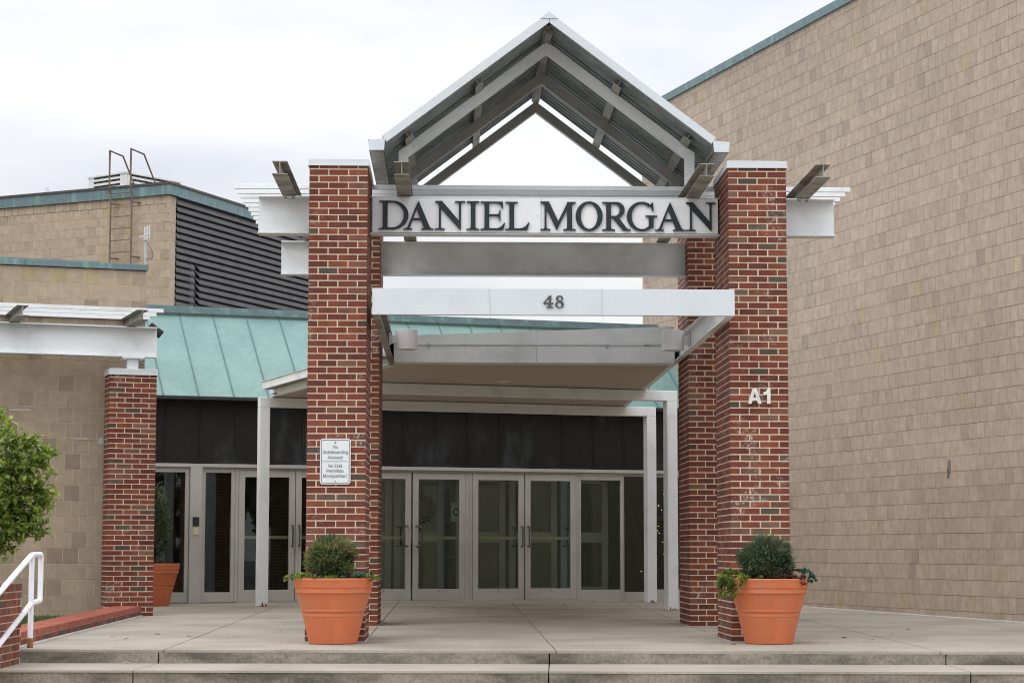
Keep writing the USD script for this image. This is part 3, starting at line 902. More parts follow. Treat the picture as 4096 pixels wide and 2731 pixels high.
# roof pans with seams: eave z 3.36 at d = +.15, top z 4.83 at d = -1.55
DE, DT, ZE, ZTP = .26, -1.46, 3.358, 4.83
rp = .54 / CO
s0 = tof(-4.083, 34.603) - 3 * rp
i = 0
while s0 + i * rp < tX(4.3):
    a, b = s0 + i * rp, s0 + (i + 1) * rp
    q = lambda tt, d, z: fw(tt, d, z)
    obj('roof_panel', hexa([q(a + .004, DE, ZE - .02), q(b - .004, DE, ZE - .02), q(b - .004, DT, ZTP - .02), q(a + .004, DT, ZTP - .02)], [q(a + .004, DE, ZE), q(b - .004, DE, ZE), q(b - .004, DT, ZTP), q(a + .004, DT, ZTP)]), M_GREEN, hall)
    obj('standing_seam', hexa([q(a - .007, DE, ZE - .01), q(a + .007, DE, ZE - .01), q(a + .007, DT, ZTP - .01), q(a - .007, DT, ZTP - .01)], [q(a - .007, DE, ZE + .028), q(a + .007, DE, ZE + .028), q(a + .007, DT - .01, ZTP + .028), q(a - .007, DT - .01, ZTP + .028)]), M_SEAM, hall)
    i += 1
ta_, tb_ = s0, s0 + i * rp
obj('ridge_flashing', [fbox(ta_, tb_, DT + .05, DT - .4, ZTP + .03, ZTP + .075), fbox(ta_, tb_, DT + .0, DT - .4, ZTP + .076, ZTP + .15)], M_PATINA, hall)
obj('eave_strip', fbox(ta_, tb_, DE + .012, DE - .02, ZE - .03, ZE - .012), M_BLACK, hall)


# glazing
def frame(parent, a, b, z0, z1, st, top, bot, d0=.06, d1=.0, mat=M_DOORAL):
    obj('frame', [fbox(a, a + st, d0, d1, z0, z1, .003), fbox(b - st, b, d0, d1, z0, z1, .003), fbox(a + st, b - st, d0 - .001, d1 + .001, z1 - top, z1, .003), fbox(a + st, b - st, d0 - .001, d1 + .001, z0, z0 + bot, .003)], mat, parent)
    obj('glass', fbox(a + st - .005, b - st + .005, .5 * (d0 + d1) + .003, .5 * (d0 + d1) - .003, z0 + bot - .005, z1 - top + .005), M_GLASS, parent)


def group_part(name, parent):
    x = UsdGeom.Xform.Define(stage, numbered(path_of(parent), name))
    ORIGIN[str(x.GetPath())] = ORIGIN[path_of(parent)]
    return x.GetPrim()


doors = [(-3.444, -2.565, 'r'), (-2.554, -1.675, 'l'), (-1.578, -.699, 'r'), (-.67, .189, 'l'), (.318, 1.185, 'r'), (1.202, 2.072, 'l')]
for x0, x1, side in doors:
    a, b = tX(x0), tX(x1)
    d = group_part('door', hall)
    frame(d, a, b, ZS + .012, ZT - .035, .098, .11, .185)
    hx = b - .05 if side == 'r' else a + .05
    sg = -1 if side == 'r' else 1
    off = .0 if x0 > .2 or x0 < -2 else .09 * sg
    z0_, z1_ = .985, 1.315
    obj('pull_handle', tube([fw(hx, .05, z1_), fw(hx + off * .5, .115, z1_), fw(hx + off, .13, z1_ - .025), fw(hx + off, .13, z0_ + .025), fw(hx + off * .5, .115, z0_), fw(hx, .05, z0_)], .0135, 8), M_STEELH, d, smooth=True)
    obj('push_bar', fbox(a + .1, b - .1, -.02, -.07, 1.10, 1.15), M_YEL, d)
    m = fbox((a + b) / 2 - .008, (a + b) / 2 + .008, .062, .055, ZS + .15, ZS + .17)
    obj('floor_bolt', m, M_BLACK, d)
obj('door_header', fbox(tX(-3.46), tX(2.10), .045, -.04, ZT - .033, ZT - .001), M_DOORAL, hall)
obj('threshold', fbox(tX(-3.46), tX(2.10), .07, -.06, ZS - .012, ZS + .010), M_DOORAL, hall)
for x0, x1 in ((-1.672, -1.582), (.192, .312)):
    obj('mullion', [fbox(tX(x0), tX(x1), .055, -.05, ZS, ZT - .034, .004), fbox(tX((x0 + x1) / 2) - .008, tX((x0 + x1) / 2) + .008, .068, .05, ZS, ZT - .034)], M_DOORAL, hall)
for x0, x1 in ((-3.50, -3.447), (2.075, 2.118)):
    obj('mullion', fbox(tX(x0), tX(x1), .055, -.05, ZS, ZT - .001, .004), M_DOORAL, hall)
cp = obj('corner_post', fbox(tX(-4.205), tX(-4.02), .12, -.08, ZS - .01, ZT - .001, .005), M_DOORAL, hall, label='wide aluminium post left of the doors')
for x0, x1 in ((-5.15, -4.21), (-4.015, -3.503)):
    d = group_part('side_window', hall)
    frame(d, tX(x0), tX(x1), ZS + .001, ZT - .002, .06, .08, .16, .05, -.01)
d = group_part('side_window', hall)
frame(d, tX(2.12), tX(2.895), ZS + .001, ZT - .002, .045, .12, .17, .05, -.01)
d = group_part('side_window', hall)
frame(d, tX(2.90), tX(3.33), ZS + .001, ZT - .002, .03, .05, .13, .02, -.03)
obj('mullion', fbox(tX(3.332), tX(3.44), .05, -.05, ZS, ZT - .001, .004), M_DOORAL, hall)
d = group_part('side_window', hall)
frame(d, tX(3.442), tX(4.14), ZS + .001, ZT - .002, .05, .06, .17, .05, -.01)
t = thing('card_reader', 'small dark door opener plate with cream switch on the aluminium post', 'door opener', fw(tX(-4.11), .13, 1.1))
obj('dark_plate', fbox(tX(-4.165), tX(-4.065), .135, .1205, 1.295, 1.44, .004), M_BLACK, t)
obj('switch_plate', fbox(tX(-4.155), tX(-4.075), .135, .1205, 1.155, 1.275, .004), M_YEL, t)

# inside the hall
room = structure('hall_interior')
obj('interior_floor', fbox(TL, TR, -.06, -7.5, ZS - .06, ZS - .02), M_INTF, room)
obj('interior_ceiling', fbox(TL, TR, -.16, -7.5, 2.75, 2.85), M_INT, room)
obj('rear_wall', fbox(TL, TR, -7.5, -7.6, 0, 2.8), M_INT, room)
for a in (TL, TR):
    obj('side_wall', fbox(a - .05, a + .05, -.10, -7.5, 0, 2.8), M_INT, room)
obj('partition', fbox(tX(-5.1), tX(-1.9), -2.4, -2.5, 0, 2.74), M_INTB, room)
obj('upper_wall', fbox(TL, TR, -1.45, -1.52, 2.24, 2.74), M_INT, room)
scr = thing('vestibule_screen', 'inner row of aluminium framed glass doors seen through the entrance', 'screen', fw(0, -2.1, .09))
for x0 in (-1.45, -.55, .52, 1.44, 2.36):
    d = group_part('inner_door', scr)
    a, b = tX(x0), tX(x0 + .86)
    frame(d, a, b, ZS, 2.22, .12, .12, .20, -1.45, -1.50)
    obj('mid_rail', fbox(a + .12, b - .12, -1.451, -1.499, 1.06, 1.24), M_DOORAL, d)
    obj('pull_handle', tube([fw(a + .06, -1.45, 1.32), fw(a + .10, -1.38, 1.31), fw(a + .10, -1.38, 1.0), fw(a + .06, -1.45, .99)], .013, 6), M_STEELH, d)
rngw = random.Random(4)
wm = []
for k in range(260):
    a = rngw.uniform(0, 2 * math.pi); rr0 = rngw.uniform(.17, .25)
    p = fw(tX(-.12) + math.cos(a) * rr0, -1.36 + rngw.uniform(-.03, .04), 1.62 + math.sin(a) * rr0)
    q = p + np.array([rngw.uniform(-1, 1), rngw.uniform(-.6, .6), rngw.uniform(-1, 1)]) * .05
    wm.append(tube([p, q], [.011, .003], 4))
solo('door_wreath', cat(wm), M_WREATH, 'dark round wreath hanging on an inner glass door', 'wreath')
t = thing('folding_table', 'folding table standing in the dim hall behind the doors', 'table', fw(tX(.9), -4.4, .1))
obj('table_top', fbox(tX(.2), tX(1.7), -4.0, -4.7, .78, .81), M_DOORAL, t)
for q in (.3, 1.6):
    for dd_ in (-4.08, -4.62):
        obj('leg', fbox(tX(q), tX(q) + .025, dd_, dd_ - .025, ZS - .02, .78), M_STEELH, t)
t = thing('wall_poster', 'pale poster with a ring emblem on the inside of the glass door', 'poster', fw(tX(.46), -2.0, 1.3))
obj('sheet', fbox(tX(.42), tX(.60), -1.43, -1.434, 1.42, 1.75), M_STICKER, t)
rr = lathe([(.04, 0), (.065, 0)], 24); rv = rr.vertices.copy()
rr.vertices = np.array([fw(tX(.51) + p[0], -1.427, 1.58 + p[1]) for p in rv]); obj('ring_print', rr, M_SOIL, t)

# christmas tree behind the right window
rng = random.Random(5)
t = thing('christmas_tree', 'dark christmas tree with tiny warm lights behind the narrow right window', 'christmas tree', fw(tX(3.62), -.9, .08))
vs, fs, tn = [], [], []
c0 = fw(tX(4.02), -.85, 0)
for k in range(1500):
    h = rng.random() ** .7; z = .35 + 1.6 * (1 - h) if False else .3 + 1.65 * rng.random()
    rmax = .46 * (1 - (z - .3) / 1.75) + .03
    a = rng.uniform(0, 2 * math.pi); r = rmax * math.sqrt(rng.random())
    p = c0 + np.array([r * math.cos(a), r * math.sin(a), z])
    u = np.array([math.cos(a), math.sin(a), -.4]) * .07; w = np.array([-math.sin(a), math.cos(a), 0]) * .015
    i0 = len(vs); vs += [p - w, p + w, p + u]; fs.append([i0, i0 + 1, i0 + 2]); tn += [np.array([.02, .05, .02])] * 3
obj('branches', trimesh.Trimesh(vs, fs, process=False), M_NEEDLE, t, tint=np.array(tn))
obj('trunk', tube([c0 + (0, 0, .06), c0 + (0, 0, 1.6)], .03, 8), M_BARK, t)
bulbs = []
for k in range(70):
    z = .35 + 1.6 * rng.random(); rmax = .47 * (1 - (z - .3) / 1.75) + .03; a = rng.uniform(0, 2 * math.pi)
    b = trimesh.creation.icosphere(0, .0055); b.apply_translation(c0 + np.array([rmax * math.cos(a), rmax * math.sin(a), z])); bulbs.append(b)
obj('light_string', cat(bulbs), M_BULB, t)

# ------------------------------------------------------------------ great block wall on the right
rwd = np.array([.2701, -.9628, 0]); rwn = np.array([-.9628, -.2701, 0])
A0 = np.array([3.494, 39.6, 0])
MR = np.eye(4); MR[:3, 0] = rwd; MR[:3, 1] = -rwn; MR[:3, 2] = (0, 0, 1); MR[:3, 3] = A0
LEN = 20.3; HT = 8.99
t = thing('auditorium', 'tall windowless tan block building rising on the right', 'building', A0 + rwd * 9)
core = box(0, LEN, .0035, 8.0, -.3, HT); core.apply_transform(MR)
obj('wall_core', core, M_BMORTAR, t)
rng = random.Random(77)
items = []
bl, ch, jj = .2032, .2032, .0065
for k in range(-1, int(HT / ch) + 1):
    z0 = .06 + k * ch - .13; z1 = min(z0 + ch - jj, HT - .002)
    if z1 - z0 < .03:
        continue
    n = int(LEN / bl) + 1
    for i in range(n):
        x0 = i * bl - (bl / 2 if k % 2 else 0); x1 = min(x0 + bl - jj, LEN); x0 = max(x0, 0)
        if x1 - x0 < .03:
            continue
        o = rng.uniform(-.0004, .0004)
        low = 1 - .16 * max(0, 1 - max(z0, 0) / .5) if z0 < .5 else 1
        items.append(((x0, x1, -.0 + o, .05, z0, z1), block_tone(rng, 1.02, (x0, z0)) * np.array([.985, .965, .965]), A0 + rwd * (x0 + x1) / 2 + np.array([0, 0, (z0 + z1) / 2])))
pp = project(np.array([q[2] for q in items]))
dist = np.array([q[2][1] for q in items])
vis = (pp[:, 0] > 3200) & (pp[:, 0] < 4090) & (pp[:, 1] > 5) & (pp[:, 1] < 2480)
bricks = [(dist[i] if vis[i] else 1e7, items[i][0], items[i][1]) for i in range(len(items))]
lay(bricks, t, MR, 'upper_blockwork', M_BLOCK, 'block')
cps = []
for i in range(8):
    m = box(i * 2.6 - (.03 if i == 0 else -.004), i * 2.6 + 2.6, -.035, .6, HT - .012, HT + .125, .003); m.apply_transform(MR)
    obj('coping', m, M_PATINA, t)
m = box(0, LEN, -.012, .0, -.02, .09); m.apply_transform(MR)
m = hexa([A0 + rwd * 0 + rwn * .012 + (0, 0, .05), A0 + rwd * LEN + rwn * .012 + (0, 0, -.05), A0 + rwd * LEN + (0, 0, -.05), A0 + (0, 0, .05)], [A0 + rwn * .012 + (0, 0, floor_z(39.6) + .006), A0 + rwd * LEN + rwn * .012 + (0, 0, floor_z(39.6 - .9628 * LEN) + .006), A0 + rwd * LEN + (0, 0, floor_z(39.6 - .9628 * LEN) + .012), A0 + (0, 0, floor_z(39.6) + .012)])
obj('sealant_line', m, M_SEAL, t)

def smear(name, M, cx_, cz_, w, h, mat_, parent, seed, n=26):
    r = random.Random(seed)
    pts = []
    for k in range(n):
        a = 2 * math.pi * k / n; q = r.uniform(.6, 1.0)
        pts.append((cx_ + math.cos(a) * w * q, cz_ + math.sin(a) * h * q))
    P = Polygon(pts).buffer(0)
    Mz = M @ np.array([[1, 0, 0, 0], [0, 0, -1, -.0025], [0, 1, 0, 0], [0, 0, 0, 1]], float)
    obj(name, prism(P, .0012, Mz), mat_, parent)


smear('grey_smear', MR, 11.46, 2.03, .05, .13, M_SMEAR, t, 3)
smear('grey_smear', MR, 11.42, 1.95, .035, .10, M_SMEAR, t, 4)
# ------------------------------------------------------------------ low block wing on the left
DW = dY(31.05)
TW1 = tof(-4.223, 29.656); TW0 = TW1 - 4.2
MW = FM @ shift(TW0, -DW, 0)
t = thing('block_wing', 'low tan block wing on the left behind the brick pillar', 'building', fw(TW1 - 1, DW, 0))
core = box(0, 4.195, .004, 4.6, -.4, 4.72); core.apply_transform(MW)
obj('wall_core', core, M_MORTAR, t)
rng = random.Random(5)
items = []
bw_, bh_, jj = .2125, .2105, .0085
nrow = int(4.73 / bh_) + 1
for k in range(nrow):
    z1 = 4.725 - k * bh_; z0 = z1 - bh_ + jj
    for i in range(21):
        x1 = 4.2 - i * bw_ + (bw_ / 2 if k % 2 else 0); x0 = x1 - bw_ + jj; x1 = min(x1, 4.2); x0 = max(x0, 0)
        if x1 - x0 < .03:
            continue
        o = rng.uniform(-.0006, .0006)
        items.append(((x0, x1, o, .06, z0, z1), (.76 if rng.random() < .11 else 1.0) * block_tone(rng, .93, (x0 + 50, z0)) * np.array([1.03, 1.0, .95]), fw(TW0 + (x0 + x1) / 2, DW, (z0 + z1) / 2)))
pp = project(np.array([q[2] for q in items]))
lay([(0 if pp[i, 0] > -40 else 1e7, items[i][0], items[i][1]) for i in range(len(items))], t, MW, 'side_blockwork', M_BLOCK, 'block')
for a, b in ((.0, 2.55), (2.555, 4.0), (4.0, 4.225)):
    m = box(a, b, -.03, .35, 4.735, 4.815, .003); m.apply_transform(MW)
    obj('coping', m, M_PATINA, t)
for q, (xx, zz, w, h) in enumerate(((2.55, 2.78, .20, .018), (3.36, 2.41, .22, .013), (3.62, 2.38, .05, .07), (2.3, 2.79, .08, .02))):
    smear('white_smear', MW, xx, zz, w, h, M_CAULK, t, 40 + q)
m = box(2.2, 3.6, .12, .40, 4.816, 4.85); m.apply_transform(MW); obj('coping_step', m, M_PATINA, t)

# ------------------------------------------------------------------ tall louvred building behind
K0 = np.array([-6.157, 46.5, 0]); dl_ = np.array([-.8888, .4583, 0]); dr_ = np.array([.3829, .9238, 0])
t = thing('stage_house', 'tall tan block building with a louvred side wall at the far left', 'building', K0)
ML = np.eye(4); ML[:3, 0] = dl_; ML[:3, 1] = np.array([.4583, .8888, 0]); ML[:3, 2] = (0, 0, 1); ML[:3, 3] = K0
Rr = np.array([.9238, -.3829, 0])      # out of the right face
MRt = np.eye(4); MRt[:3, 0] = dr_; MRt[:3, 1] = -Rr; MRt[:3, 2] = (0, 0, 1); MRt[:3, 3] = K0
LB = 9.6
ln_ = np.array([-.4583, -.8888, 0])
poly = Polygon([tuple((K0 - Rr * .09 + np.array([.4583, .8888, 0]) * .005)[:2]), tuple((K0 + dr_ * LB - Rr * .09)[:2]), tuple((K0 + dr_ * LB + dl_ * 6)[:2]), tuple((K0 + dl_ * 6 + np.array([.4583, .8888, 0]) * .005)[:2])])
_a = K0 - ln_ * .006; _b = K0 - Rr * .09
_st = np.linalg.solve(np.array([[dl_[0], -dr_[0]], [dl_[1], -dr_[1]]]), (_b - _a)[:2])
C0 = _a + dl_ * _st[0]
poly = Polygon([tuple(C0[:2]), tuple((_b + dr_ * LB)[:2]), tuple((_b + dr_ * LB + dl_ * 6)[:2]), tuple((C0 + dl_ * 6)[:2])])
obj('wall_core', prism(poly, 8.6, shift(0, 0, -.3)), M_MORTAR, t)
rng = random.Random(15)
ZTOP = 8.585
bricks = []
for k in range(14):
    z1 = ZTOP - k * .2032; z0 = z1 - .2032 + .009
    for i in range(31):
        x0 = i * .2032 - (.1 if k % 2 else 0); x1 = x0 + .1942; x0 = max(x0, 0)
        c = K0 + dl_ * (x0 + x1) / 2 + np.array([0, 0, (z0 + z1) / 2]); q = project(c)
        bricks.append((k if q[0] > -20 else 1e7, (x0, x1, rng.uniform(-.0008, .0008), .05, z0, z1), block_tone(rng, 1.02, (x0 + 90, z0)) * np.array([1.04, 1.0, .95])))
lay(bricks, t, ML, 'lower_blockwork', M_BLOCK, 'block', 280)
bricks = []
for k in range(14):
    z1 = ZTOP - k * .2032; z0 = z1 - .2032 + .009
    sp = [(.055, .10), (.11, .30)] if k % 2 else [(.055, .195), (.204, .30)]
    for x0, x1 in sp:
        bricks.append((1e7, (x0, x1, rng.uniform(-.003, .001), .089, z0, z1), block_tone(rng, 1.0)))
lay(bricks, t, MRt, 'corner_blockwork', M_BLOCK, 'block', 0)
m = box(.02, .30, .004, .088, -.3, ZTOP); m.apply_transform(MRt); obj('corner_mortar', m, M_MORTAR, t)
m = box(.302, LB, .04, .06, -.3, ZTOP); m.apply_transform(MRt)
obj('louver_backing', m, M_BLACK, t)
nb = 22
for k in range(nb):
    zb_ = ZTOP - .03 - (k + 1) * .148
    segs = [(.305, LB)] if k < 9 else [(.305, 1.12), (1.34, LB)]
    for a, b in segs:
        cut = .12 if a > 1 else 0
        v = np.array([[a, -.03, zb_], [b, -.03, zb_], [b, .03, zb_ + .12], [a - cut, .03, zb_ + .12], [a, -.03, zb_ + .055], [b, -.03, zb_ + .055], [b, .03, zb_ + .14], [a - cut, .03, zb_ + .14]])
        m = trimesh.Trimesh(v, _BF, process=False); m.apply_transform(MRt)
        obj('louver_blade', m, M_LOUVER, t)
for a, b, Mx in ((0, 2.6, ML), (2.605, 6.0, ML), (.0, 3.0, MRt), (3.005, 6.2, MRt), (6.205, LB, MRt)):
    m = box(a - (.05 if a == 0 else 0), b, -.05, .3, ZTOP - .01, 8.80); m.apply_transform(Mx)
    obj('coping', m, M_PATINA, t)
    m = box(a - (.07 if a == 0 else 0), b, -.07, .32, 8.80, 8.85); m.apply_transform(Mx)
    obj('roof_edge', m, M_EDGE, t)
obj('flat_roof', prism(poly.buffer(-.3), .05, shift(0, 0, 8.72)), M_DIRTY, t)

# ladder
ln = np.array([-.4583, -.8888, 0])


def lp(s, o, z):        # s along the left face from the corner, o out of it
    return K0 + dl_ * s + ln * o + np.array([0, 0, z])


t = thing('roof_ladder', 'rusty steel roof ladder with two raised handrails on the block wall', 'ladder', lp(1.1, .2, 7.0))
sA, sB = 1.425, .865
for s in (sA, sB):
    obj('rail', [tube([lp(s, .16, 6.9), lp(s, .16, 8.66), lp(s, .22, 8.78), lp(s, .22, 9.61), lp(s - .03, -.22, 9.56), lp(s - .08, -.62, 8.93)], .021, 6)], M_RUST, t)
    for z in (8.45, 7.25):
        obj('wall_bracket', box(0, .03, 0, .03, 0, .03).apply_transform(shift(*lp(s, .0, z))) if False else tube([lp(s, .16, z), lp(s - .12, .0, z)], .018, 6), M_RUST, t)
for k in range(6):
    z = 8.67 - k * .2596
    obj('rung', tube([lp(sA, .16, z), lp(sB, .16, z)], .011, 6), M_RUST, t)

# rooftop unit
t = thing('rooftop_unit', 'pale louvred ventilation unit on the far flat roof behind the ladder', 'ventilation unit', (-8.3, 51, 8.75))
U0 = np.array([-7.706, 50.5, 0]); ud = np.array([-.63, .777, 0]); ud = np.array([-.78, .62, 0]); ue = np.array([.62, .78, 0])
MU = np.eye(4); MU[:3, 0] = ud; MU[:3, 1] = ue; MU[:3, 2] = (0, 0, 1); MU[:3, 3] = U0
for nm, b, mt in (('casing', box(.02, 1.28, .02, 1.75, 8.75, 9.74), M_BLACK), ('top_cover', box(-.02, 1.33, -.02, 1.8, 9.74, 9.79, .004), M_UNIT)):
    b.apply_transform(MU); obj(nm, b, mt, t)
for a in (0, 1.12):
    b = box(a, a + (.20 if a == 0 else .18), 0, .05, 8.75, 9.74); b.apply_transform(MU); obj('corner_panel', b, M_UNIT, t)
b = box(0, .05, .055, .16, 8.75, 9.74); b.apply_transform(MU); obj('corner_panel', b, M_UNIT, t)
for k in range(9):
    z = 8.78 + k * .107
    b = hexa([(.2, 0, z), (1.12, 0, z), (1.12, .05, z + .05), (.2, .05, z + .05)], [(.2, 0, z + .05), (1.12, 0, z + .05), (1.12, .05, z + .075), (.2, .05, z + .075)]); b.apply_transform(MU); obj('slat', b, M_UNIT, t)
    b = hexa([(0, .16, z), (.05, .16, z + .05), (.05, 1.75, z + .05), (0, 1.75, z)], [(0, .16, z + .05), (.05, .16, z + .075), (.05, 1.75, z + .075), (0, 1.75, z + .05)]); b.apply_transform(MU); obj('slat', b, M_UNIT, t)
solo('vent_pipe', tube([(-9.45, 50, 8.7), (-9.45, 50, 9.30)], .045, 12), M_UNIT, 'short pale vent pipe standing on the far left roof edge', 'vent pipe')

# antenna on the low wing
t = thing('antenna', 'small silver antenna on a pipe at the end of the low wing coping', 'antenna', (-4.24, 29.68, 4.81))
pa = np.array([-4.242, 29.69, 0])
obj('mast', tube([pa + (0, 0, 4.62), pa + (0, 0, 5.18)], .021, 10), M_GALV, t, smooth=True)
boom = [pa + (-.085, -.05, 5.19), pa + (.055, .05, 5.27)]
obj('boom', tube(boom, .008, 6), M_GALV, t)
for k, q in enumerate((.45, .6, .75, .92)):
    c = boom[0] + (boom[1] - boom[0]) * q
    obj('element', tube([c + (0, 0, -.10 + .01 * k), c + (.0, .0, .12)], .0065, 6), M_ALU, t)
obj('clamp', box(pa[0] - .03, pa[0] + .03, pa[1] - .03, pa[1] + .03, 5.15, 5.20, .004), M_GALV, t)
obj('cable', tube([pa + (.02, -.02, 5.12), pa + (.07, -.02, 5.05), pa + (.105, -.02, 4.98), pa + (.10, -.02, 4.92), pa + (.05, -.02, 4.905), pa + (.01, -.02, 4.89)], .005, 5), M_STEELH, t)

# ------------------------------------------------------------------ left steel trellis
DB = dY(30.6)
tr = tof(-4.012, 29.276)
t = thing('steel_beam', 'low white steel beam on the left, resting on the short brick pillar', 'beam', fw(tr - 1, DB, 3.5))
ibeam_parts(t, fw(tr - 4.0, DB, 3.70), fw(tr, DB, 3.70), .41, .18, .014, .012, (0, 0, 1), M_WHITE)
tb0 = T0 + .32
br = thing('beam_bracket', 'white stub column between the short brick pillar and its beam', 'bracket', fw(tb0, DB, 3.33))
obj('stub', fbox(tb0 - .075, tb0 + .075, DB + .06, DB - .06, 3.325, 3.475, .004), M_WHITE, br)
obj('bearing_plate', fbox(tb0 - .15, tb0 + .15, DB + .10, DB - .10, 3.475, 3.494, .003), M_WHITE, br)
for s in (-.11, .11):
    b = trimesh.creation.cylinder(.018, .022, sections=8); b.apply_translation(fw(tb0 + s, DB + .075, 3.468)); obj('bolt', b, M_WHITE, br)
XT = [(tof(-4.073, 28.317), 'short I-beam jutting from the low left beam, nearer its free end'), (tof(-5.548, 27.856), 'short I-beam jutting from the low left beam, near the picture edge'), (tof(-7.0, 27.4), 'short I-beam jutting from the low left beam, beyond the picture edge')]
for tt, lab in XT[:2]:
    c = thing('cross_beam', lab, 'beam', fw(tt, DB, 3.9), 'cross beams of the left trellis')
    ibeam_parts(c, fw(tt, DB + .92, 3.978), fw(tt, DB - 1.2, 3.978), .135, .152, .009, .009, (0, 0, 1), M_DIRTY)
t = thing('left_trellis', 'row of thin white slats lying over the low left beam', 'trellis', fw(tr - 1, DB, 4.05))
for k in range(5):
    dq = DB + .60 - k * .53 * CO
    tq = tof(-3.858, 28.714)
    obj('slat', fbox(tq - 4, tq, dq + .02, dq - .02, 4.048, 4.098, .002), M_WHITE, t)
t = thing('floodlight', 'small dark floodlight at the end of the low left beam', 'floodlight', fw(tr, DB - .15, 3.9))
fl = box(-.10, .10, -.06, .06, -.06, .06, .012); fl.apply_transform(trimesh.transformations.rotation_matrix(math.radians(38), (0, 1, 0))); fl.apply_translation(fw(tr + .03, DB - .28, 3.90))
obj('lamp_head', fl, M_BLACK, t)
obj('lamp_arm', tube([fw(tr - .03, DB - .28, 3.90), fw(tr - .05, DB - .05, 3.93)], .012, 6), M_BLACK, t)

# ------------------------------------------------------------------ low curb, cheek wall, rail, bed
rng = random.Random(8)
t = thing('brick_curb', 'low brick edging wall running from the short pillar to the steps', 'edging wall', (-4.3, 25, 0))
cy0, cy1 = 20.34, 28.95
cz = lambda y: floor_z(y) + .135
obj('mortar', hexa([(-4.47, cy0, -.3), (-4.118, cy0, -.3), (-4.118, cy1, -.3), (-4.47, cy1, -.3)], [(-4.47, cy0, cz(cy0) - .006), (-4.118, cy0, cz(cy0) - .006), (-4.118, cy1, cz(cy1) - .006), (-4.47, cy1, cz(cy1) - .006)]), M_MORTAR, t)
n = int((cy1 - cy0) / .0975)
M_TOPB = M_BRICK
for i in range(n):
    y0 = cy0 + i * .0975; y1 = y0 + .090
    tn = brick_tone(rng) * 1.0
    tn2 = np.array([.30, .085, .055]) * rng.uniform(.85, 1.15)
    obj('cap_brick', hexa([(-4.475, y0, cz(y0) - .062), (-4.112, y0, cz(y0) - .062), (-4.112, y1, cz(y1) - .062), (-4.475, y1, cz(y1) - .062)], [(-4.475, y0, cz(y0)), (-4.112, y0, cz(y0)), (-4.112, y1, cz(y1)), (-4.475, y1, cz(y1))]), M_BRICK, t, tint=tn2)
    if i % 2 == 0:
        y2 = y0 + .186
        obj('brick', hexa([(-4.473, y0, -.02), (-4.1125, y0, -.02), (-4.1125, y2, -.02), (-4.473, y2, -.02)], [(-4.473, y0, cz(y0) - .072), (-4.1125, y0, cz(y0) - .072), (-4.1125, y2, cz(y2) - .072), (-4.473, y2, cz(y2) - .072)]), M_BRICK, t, tint=tn)
obj('sealant_line', hexa([(-4.112, cy0, -.05), (-4.085, cy0, -.05), (-4.085, cy1, -.05), (-4.112, cy1, -.05)], [(-4.112, cy0, floor_z(cy0) + .014), (-4.085, cy0, floor_z(cy0) + .005), (-4.085, cy1, floor_z(cy1) + .005), (-4.112, cy1, floor_z(cy1) + .014)]), M_SEAL, t)

t = thing('cheek_wall', 'red brick wall beside the steps at the lower left corner', 'wall', (-4.2, 19, -.4))
wy0, wy1, wz = 15.5, 20.32, .60
obj('mortar', box(-4.46, -3.995, wy0 + .004, wy1 - .004, -.55, wz - .004), M_MORTAR, t)
nz = 17
for k in range(nz):
    z1 = wz - .075 - k * .0677 if k else wz; z0 = wz - .066 if k == 0 else z1 - .0575
    if k:
        z1 = wz - .0755 - (k - 1) * .0677; z0 = z1 - .0575
    step = .076 if k == 0 else .1016
    n = int((wy1 - 17.3) / step)
    rest = []
    for i in range(n):
        y1 = wy1 - i * step - (0 if k % 2 or k == 0 else .05); y0 = y1 - step + .0095
        if k == 0:
            y1 = wy1 - i * step; y0 = y1 - step + .0095
        if y0 < 17.3:
            continue
        b = box(-4.465, -3.99 + rng.uniform(-.0012, .0012), y0, y1, z0, z1)
        q = project((-3.99, y0, z0))
        if q[0] > -10 and q[1] < 2750:
            obj('brick', b, M_BRICK, t, tint=brick_tone(rng))

rl = thing('handrail', 'white tube handrail with a rusty foot at the left end of the steps', 'handrail', (-3.978, 20.7, 0))
xr_ = -3.978
top = [(xr_, 21.13, .66)]


def arc(pts, r=.045, k=5):
    """Rounds the inner corners of a polyline."""
    out = [np.array(pts[0], float)]
    for i in range(1, len(pts) - 1):
        p = np.array(pts[i], float); a = np.array(pts[i - 1], float) - p; b = np.array(pts[i + 1], float) - p
        a /= np.linalg.norm(a); b /= np.linalg.norm(b)
        for u in np.linspace(0, 1, k):
            out.append(p + a * r * (1 - u) ** 2 + b * r * u ** 2)
    out.append(np.array(pts[-1], float))
    return out


rail_pts = arc([(xr_, 15.6, -.29), (xr_, 20.68, .862), (xr_, 21.15, .868), (xr_, 21.15, .425), (xr_, 20.70, .405), (xr_, 15.6, -.75)])
obj('rail_loop', tube(rail_pts, .0265, 14), M_RAIL, rl, smooth=40)
po = obj('post', tube([(xr_, 20.7, -.01), (xr_, 20.7, .862)], .0255, 14), M_RAIL, rl, smooth=40)
obj('post', tube([(xr_, 17.0, -.6), (xr_, 17.0, .03)], .0255, 12), M_RAIL, rl, smooth=40)
rv = tube([(xr_, 20.7, -.012), (xr_, 20.7, .035), (xr_, 20.7, .085)], [.0285, .0275, .026], 14)
obj('rust_foot', rv, M_RUSTSPOT, po)

